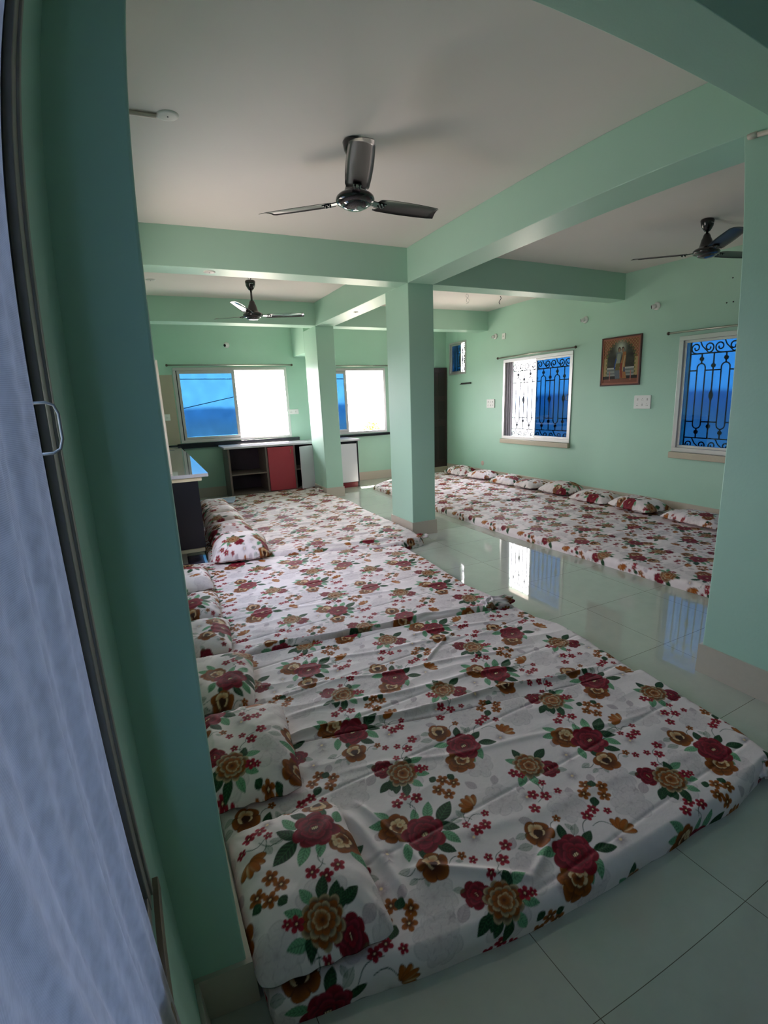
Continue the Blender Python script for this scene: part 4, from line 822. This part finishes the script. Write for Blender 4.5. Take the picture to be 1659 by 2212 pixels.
# ------------------------------------------------------------ ceiling fans
def fan(loc, zhub, yaw, R, label, first=None, canopy_drop=0.0, rod_top=None, blade_m=BLADE, tilt=0.0, badge=True, hub_scale=1.0):
    r = empty('ceiling_fan', (loc[0], loc[1], zhub)); tag(r, label, 'ceiling fan', 'three bladed ceiling fans')
    top = ZC - zhub - canopy_drop; hs = hub_scale
    MB().lathe([(0.0, 0), (0.052, 0), (0.058, -0.012), (0.054, -0.03), (0.050, -0.055), (0.034, -0.085), (0.022, -0.10), (0.0, -0.10)], (0, 0, top), 36).build('canopy', FANBLK, r)
    if badge: MB().box(-0.02, 0.02, -0.0525, -0.050, top - 0.040, top - 0.036).build('badge', WHITEPL, kids(r)[0])
    MB().lathe([(0.0, top - 0.09), (0.011, top - 0.09), (0.011, 0.08), (0.0, 0.08)], (0, 0, 0), 20).build('downrod', FANBLK, r)
    MB().lathe([(0.0, 0.155), (0.022, 0.152), (0.030, 0.135), (0.034, 0.12), (0.044, 0.10), (0.052, 0.07), (0.060, 0.045), (0.070, 0.03), (0.095 * hs, 0.022), (0.108 * hs, 0.010), (0.112 * hs, -0.004), (0.104 * hs, -0.020), (0.080, -0.030), (0.0, -0.033)], (0, 0, 0), 48).build('motor', FANBLK, r)
    MB().lathe([(0.078, -0.028), (0.070, -0.042), (0.045, -0.052), (0.0, -0.056)], (0, 0, 0), 40).build('bottom_cap', mat('glossy_cap', (0.03, 0.026, 0.028), 0.08, coat=1.0), r)
    for k in range(3):
        a = yaw + k * 2 * PI / 3; ca, sa = math.cos(a), math.sin(a)
        n, m_ = 14, 7; r0, r1 = 0.155, R; pts = []; pit = -0.17
        for i in range(n):
            t = i / (n - 1); rr_ = r0 + (r1 - r0) * t; hw = 0.063 + 0.008 * math.sin(t * PI) - 0.004 * t
            if i == n - 1: hw *= 0.86
            if i == 0: hw *= 0.9
            row = []
            for j in range(m_):
                s = (j / (m_ - 1) * 2 - 1) * hw; zz_ = s * math.tan(pit) + 0.010 * (1 - (s / hw) ** 2) - 0.002 + 0.030 * t
                row.append((rr_ + (0.02 * (s / hw) if i == n - 1 else 0), s, zz_))
            pts.append(row)
        v = [q for row in pts for q in row]; v2 = [(x, y, z - 0.002) for x, y, z in v]
        f = [(i * m_ + j, (i + 1) * m_ + j, (i + 1) * m_ + j + 1, i * m_ + j + 1) for i in range(n - 1) for j in range(m_ - 1)]
        nv = len(v); f2 = [tuple(nv + q for q in g[::-1]) for g in f]
        rim = [i * m_ for i in range(n)] + [(n - 1) * m_ + j for j in range(1, m_)] + [i * m_ + m_ - 1 for i in range(n - 2, -1, -1)] + list(range(m_ - 2, 0, -1))
        f3 = [(rim[i], rim[(i + 1) % len(rim)], nv + rim[(i + 1) % len(rim)], nv + rim[i]) for i in range(len(rim))]
        rot = lambda q: (q[0] * ca - q[1] * sa, q[0] * sa + q[1] * ca, q[2])
        bl = MB().add([rot(q) for q in v + v2], f + f2 + f3, True).build('blade', blade_m, r)
        ir = MB().obox(rot((0.15, 0, 0.0)), Vector(rot((1, 0, 0))) * 0.06, Vector(rot((0, 1, -0.15))) * 0.022, (0, 0, 0.003))
        for yy_ in (-0.012, 0.012):
            for xx_ in (0.17, 0.195): ir.lathe([(0, -0.012), (0.006, -0.010), (0.006, 0)], rot((xx_, yy_, 0.0)), 8)
        ir.build('blade_bracket', FANBLK, bl)
    return r
fan((1.25, 2.845), 2.63, math.radians(10.5), 0.62, 'black ceiling fan above the near mattresses, nearest and largest in view')
fan((4.56, 2.83), 2.67, math.radians(114), 0.60, 'black ceiling fan at the right, beside the near column')
ff = fan((1.265, 5.9), 2.495, math.radians(1), 0.60, 'ceiling fan over the far end of the left row, hanging from an open hook', canopy_drop=0.085, blade_m=mat('far_fan_blade', (0.05, 0.045, 0.045), 0.12, coat=1.0))
MB().tube([(0, 0, ZC - 2.495 - 0.005), (0.012, 0, ZC - 2.495 - 0.02), (0.014, 0, ZC - 2.495 - 0.05), (0.0, 0, ZC - 2.495 - 0.09)], 0.004).tube([(-0.05, 0.01, ZC - 2.495 - 0.002), (-0.045, 0, ZC - 2.495 - 0.03), (-0.01, 0, ZC - 2.495 - 0.07)], 0.0022).build('hook', IRON, ff)

# ------------------------------------------------------------ small fittings
def cover(x, y, z, rad, label, pipe=None):
    r = empty('ceiling_cover', (x, y, z)); tag(r, label, 'ceiling cover', 'round junction covers')
    MB().lathe([(0, -0.008), (rad * 0.7, -0.007), (rad, -0.003), (rad, 0)], (0, 0, 0), 36).build('disc', mat('ceiling_white_plastic', (0.66, 0.64, 0.60), 0.5), r)
    MB().lathe([(0, -0.011), (0.004, -0.010), (0.004, -0.007)], (0, 0, 0), 10).build('screw', IRON, r)
    return r
cover(0.27, 2.89, ZC, 0.055, 'white round cover plate on the ceiling at the end of the conduit')
cover(0.26, 6.48, ZC, 0.055, 'white round cover plate on the far ceiling bay beside the green column')
cover(0.66, 4.66, ZB, 0.05, 'round cover plate under the left cross beam')
cover(2.64, 6.15, ZB - 0.001, 0.03, 'small round cover under the beam between the two columns')
tag(MB().tube([(XL + 0.002, 2.87, ZC - 0.012), (0.215, 2.89, ZC - 0.012)], 0.011, 12).build('conduit', mat('conduit_plastic', S(196, 188, 176), 0.5)), 'short pale conduit on the ceiling beside the green column', 'conduit')
r = empty('conduit', (XC0 - 0.02, 1.25, 2.585)); tag(r, 'pale conduit with end cap at the top of the right column', 'conduit')
MB().tube([(0, 0.085, 0.017), (0, -0.32, -0.02)], 0.011, 14).build('pipe', mat('conduit_plastic'), r)
MB().lathe([(0, 0.115), (0.013, 0.113), (0.0145, 0.09), (0.0145, 0.07), (0, 0.068)], (0, 0, 0.018), 16, (0, 1, 0)).build('end_cap', mat('conduit_plastic'), r)

def s_hook(x, y, label, m, sc=1.0, extra=False):
    pts = [(x + 0.018 * sc * math.sin(t * 2 * PI), y, ZC - 0.115 * sc * t) for t in [k / 24 for k in range(25)]]
    b = MB().tube(pts, 0.0045 if not extra else 0.0022, 8)
    if extra: b.tube([(x - 0.01, y, ZC), (x - 0.03, y, ZC - 0.03), (x + 0.03, y, ZC - 0.08), (x + 0.02, y, ZC - 0.12), (x - 0.02, y, ZC - 0.13)], 0.002, 6)
    tag(b.build('ceiling_hook', m), label, 'hook')
s_hook(5.01, 6.2, 'bare iron fan hook hanging from the far right ceiling bay', IRON)
s_hook(4.42, 6.2, 'loose bare wires hanging from the far right ceiling bay', mat('grey_wire', (0.25, 0.25, 0.25), 0.5), extra=True)

def wall_xf(side, a, z):
    """frame of a wall fitting: (origin, out, along)"""
    if side == 'R': return Vector((XR, a, z)), Vector((-1, 0, 0)), Vector((0, -1, 0))
    return Vector((a, YF, z)), Vector((0, -1, 0)), Vector((1, 0, 0))
def holder(side, a, z, label):
    o0, n_, al = wall_xf(side, a, z); r = empty('bulb_holder', o0); tag(r, label, 'bulb holder', 'angled bulb holders on the walls')
    MB().lathe([(0, 0.0), (0.045, 0.0), (0.047, 0.010), (0.036, 0.022), (0, 0.026)], (0, 0, 0), 28, n_).build('base', WHITEPL, r)
    d_ = (n_ * 0.75 - al * 0.75 + Vector((0, 0, -0.18))).normalized(); p0 = n_ * 0.018
    MB().lathe([(0, 0), (0.022, 0), (0.026, 0.02), (0.026, 0.05), (0.021, 0.052), (0.020, 0.03)], p0, 24, d_).build('neck', WHITEPL, r)
    MB().lathe([(0, 0.047), (0.0215, 0.047), (0.0215, 0.056), (0.018, 0.057), (0, 0.050)], p0, 24, d_).build('socket', BLACKPL, r)
holder('R', 4.09, 2.475, 'white angled bulb holder above and right of the wall picture')
holder('R', 5.17, 2.475, 'white angled bulb holder above the half open grilled window')
holder('R', 7.12, 2.50, 'white angled bulb holder between the small window and the grilled window')
holder('F', 1.38, 2.48, 'white angled bulb holder above the wide far window')
def plate(side, a, z, w_, h_, grid, label):
    o0, n_, al = wall_xf(side, a, z); r = empty('switch_board', o0); tag(r, label, 'switch board', 'white switch plates')
    up = Vector((0, 0, 1))
    MB().obox(n_ * 0.008, al * w_ / 2, up * h_ / 2, n_ * 0.008).build('plate', WHITEPL, r, bevel=0.004)
    c, q = grid
    for i in range(c):
        for j in range(q):
            ce = al * ((i + 0.5) / c - 0.5) * w_ * 0.86 + up * ((j + 0.5) / q - 0.5) * h_ * 0.8
            if (i + j) % 2 == 0:
                b = MB()
                for (du, dv) in ((0, 0.011), (-0.009, -0.007), (0.009, -0.007)): b.lathe([(0, 0.0172), (0.0036, 0.0172), (0.0036, 0.0155)], ce + al * du + up * dv, 10, n_)
                b.build('socket', BLACKPL, r)
            else:
                MB().obox(ce + n_ * 0.018, al * 0.008, up * 0.014, n_ * 0.003).build('switch', mat('switch_grey', (0.62, 0.6, 0.58), 0.4), r, bevel=0.001)
plate('R', 7.22, 1.37, 0.22, 0.155, (3, 2), 'white switch board left of the half open grilled window')
plate('R', 4.20, 1.35, 0.235, 0.165, (3, 2), 'white switch board under the wall picture')
plate('F', 2.535 - 0.13, 1.37, 0.19, 0.085, (2, 1), 'white switch plate right of the wide far window')
plate('F', 0.33, 1.36, 0.10, 0.10, (1, 1), 'small white switch plate on the beige tiles')
plate('R', 6.90, 2.475, 0.075, 0.095, (1, 1), 'small white socket high between the windows on the right wall')
b = MB().tube([(XR - 0.012, 8.17, 1.755), (XR - 0.03, 8.16, 1.745), (XR - 0.03, 8.13, 1.75)], 0.004).box(XR - 0.035, XR - 0.001, 7.82, 8.12, 1.745, 1.775)
tag(b.build('coat_rail', mat('black_rail', (0.02, 0.02, 0.018), 0.4), bevel=0.003), 'short black coat rail under the small high window', 'coat rail')
tag(MB().lathe([(0, 0.0015), (0.042, 0.0015), (0.045, 0)], (XR, 7.44, 0.27), 24, (-1, 0, 0)).build('cover_plate', mat('pinkish_plate', S(206, 176, 166), 0.7)), 'small pinkish round patch low on the right wall near the dark door', 'cover plate')
for k, (y, z) in enumerate(((3.21, 2.63), (3.19, 2.385), (3.26, 2.385))):
    tag(MB().lathe([(0, 0.006), (0.007, 0.005), (0.008, 0)], (XR, y, z), 10, (-1, 0, 0)).build('wall_plug', BLACKPL), ['dark wall plug above the two level ones, right of the ceiling fan', 'dark wall plug nearer the column, above the partly hidden window', 'dark wall plug farther from the column, above the partly hidden window'][k], 'wall plug')

# wall picture: a painted panel of two robed figures under an arch, behind a thin dark frame
pr_ = empty('wall_picture', (XR, 4.56, 1.875)); tag(pr_, 'framed brown picture of two robed figures under an arch on the right wall', 'picture')
Wp, Hp = 0.60, 0.62
b = frame_rect(MB(), 'x', -0.022, -0.001, -Wp / 2, Wp / 2, -Hp / 2, Hp / 2, 0.018); b.build('frame', mat('dark_red_frame', S(74, 34, 26), 0.35), pr_, bevel=0.003)
b = frame_rect(MB(), 'x', -0.016, -0.001, -Wp / 2 + 0.018, Wp / 2 - 0.018, -Hp / 2 + 0.018, Hp / 2 - 0.018, 0.020); b.build('mount', mat('terracotta_border', S(150, 84, 62), 0.5), pr_)
n = 170; u, v = np.meshgrid(np.linspace(-1, 1, n), np.linspace(-1, 1, n), indexing='ij')   # u: left to right as seen from the room
C = np.zeros((n, n, 3)) + np.array(S(62, 58, 50))
def blot(m_, c_, a=1.0): C[m_] = C[m_] * (1 - a) + np.array(S(*c_)) * a
C += (wav(u * 5, v * 5, 5, 3, 8) * 0.02)[..., None] * np.array([1, 1, 0.8])
arch = (np.hypot(u / 0.80, (v - 0.15) / 0.72) > 1) & (v > 0.15); blot(arch, (150, 92, 66)); blot(arch & (np.sin(u * 40) * np.sin(v * 40) > 0.3), (176, 140, 96))
blot((np.abs(np.hypot(u / 0.80, (v - 0.15) / 0.72) - 1) < 0.10) & (v > 0.15) & (np.sin(np.arctan2(v, u) * 30) > -0.2), (96, 90, 56))
blot((np.abs(u) > 0.78) & (v <= 0.15) & (v > -0.75), (176, 150, 104)); blot((np.abs(np.abs(u) - 0.80) < 0.04) & (v <= 0.3) & (np.sin(v * 34) > 0), (110, 112, 60))
blot((v < -0.28) & (v > -0.68) & (np.abs(u) < 0.78), (150, 152, 146)); blot((v < -0.34) & (v > -0.62) & (np.abs(u) < 0.78) & (np.sin(v * 42) > 0.3), (112, 114, 112)); blot((v < -0.28) & (v > -0.33) & (np.abs(u) < 0.78), (200, 196, 186))
blot((v < -0.68) & (v > -0.82), (44, 34, 30)); blot(v <= -0.82, (140, 84, 66))
gl = np.exp(-(((u + 0.02) / 0.28) ** 2 + ((v - 0.62) / 0.30) ** 2) * 1.3); C = C * (1 - gl[..., None]) + np.array(S(206, 210, 190)) * gl[..., None]
def body(cx, w0, w1, zb, zt2, c_):
    t = (v - zb) / (zt2 - zb); wv_ = w0 + (w1 - w0) * np.clip(t, 0, 1); blot((np.abs(u - cx - 0.04 * np.sin(v * 5)) < wv_) & (v > zb) & (v < zt2), c_)
body(-0.16, 0.14, 0.15, -0.80, 0.40, (104, 110, 118)); body(-0.27, 0.06, 0.05, -0.35, 0.12, (40, 70, 140)); body(-0.14, 0.12, 0.10, -0.25, 0.36, (150, 156, 140)); body(-0.12, 0.13, 0.11, -0.42, -0.10, (110, 96, 52))
body(0.16, 0.19, 0.09, -0.80, 0.42, (168, 112, 68)); body(0.08, 0.05, 0.05, -0.78, -0.1, (140, 48, 30)); body(0.20, 0.05, 0.03, -0.45, 0.25, (186, 160, 116)); body(0.26, 0.06, 0.04, -0.5, -0.28, (80, 80, 104))
for cx in (-0.10, 0.10):
    blot(np.hypot((u - cx) / 0.085, (v - 0.53) / 0.12) < 1, (84, 64, 58)); blot(np.hypot((u - cx) / 0.055, (v - 0.50) / 0.085) < 1, (160, 126, 104))
blot((np.abs(np.abs(u) - 0.60) < 0.022) & (v > -0.9) & (v < -0.45), (190, 120, 110))
C *= (0.70 + 0.16 * np.random.RandomState(3).rand(n, n))[..., None]
yy_, zz_ = -u * (Wp / 2 - 0.036), v * (Hp / 2 - 0.036)
pm = cloth_mat('painted_print'); pb = pm.node_tree.nodes['Principled BSDF']; pb.inputs['Roughness'].default_value = 0.35; pb.inputs['Sheen Weight'].default_value = 0
for nn in [q for q in pm.node_tree.nodes if q.type == 'BUMP']: pm.node_tree.nodes.remove(nn)
cv = grid_obj('painting', np.stack([np.full_like(u, -0.010), yy_, zz_], -1), pm, pr_, print_=np.clip(C, 0, 1)); cv.modifiers.new('thick', 'SOLIDIFY').thickness = 0.003
pr_.rotation_euler = (math.radians(0.0), 0, 0)

# ------------------------------------------------------------ outside: two sagging wires and a bush beyond the far windows
for (x0, z0, x1, z1, s, lab) in ((-3, 2.27, 9, 2.15, 0.0, 'upper power line seen through the blue glass of the far windows'), (-3, 0.75, 9, 3.2, 0.1, 'slanting power line seen through the blue glass of the far windows')):
    pts = [(x0 + (x1 - x0) * t, 14 + s * 12, z0 + (z1 - z0) * t - s * 4 * t * (1 - t)) for t in [k / 30 for k in range(31)]]
    tag(MB().tube(pts, 0.012, 6).build('power_line', IRON), lab, 'power line')
def bush(x, y, z, R, n, label, cat='bush'):
    g = np.random.RandomState(5); b = MB()
    for k in range(n):
        d_ = Vector(g.normal(size=3)); d_.normalize(); c_ = Vector((x, y, z)) + Vector((d_.x * R, d_.y * R, d_.z * R * 0.8)) * g.uniform(0.3, 1)
        a1 = Vector(g.normal(size=3)).normalized(); a2 = a1.orthogonal().normalized()
        b.add([c_ - a1 * 0.09, c_ + a2 * 0.028 - Vector((0, 0, 0.01)), c_ + a1 * 0.09, c_ - a2 * 0.028], [(0, 1, 2, 3)])
    r = empty(cat, (x, y, z - R)); tag(r, label, cat)
    o = b.build('foliage', mat('yellow_green_leaf', (0.35, 0.42, 0.05), 0.6, noise=(3, 0.3)), r, origin=(x, y, z - R)); o.location = (0, 0, 0)
    MB().tube([(0, 0, -3), (0.03, 0, R), (0, 0, R * 1.6)], [0.05, 0.03, 0.01]).build('stem', mat('bark', (0.12, 0.08, 0.05), 0.8), r)
bush(6.35, 14.0, 0.62, 0.38, 500, 'sunlit yellow green bush outside the far right window')
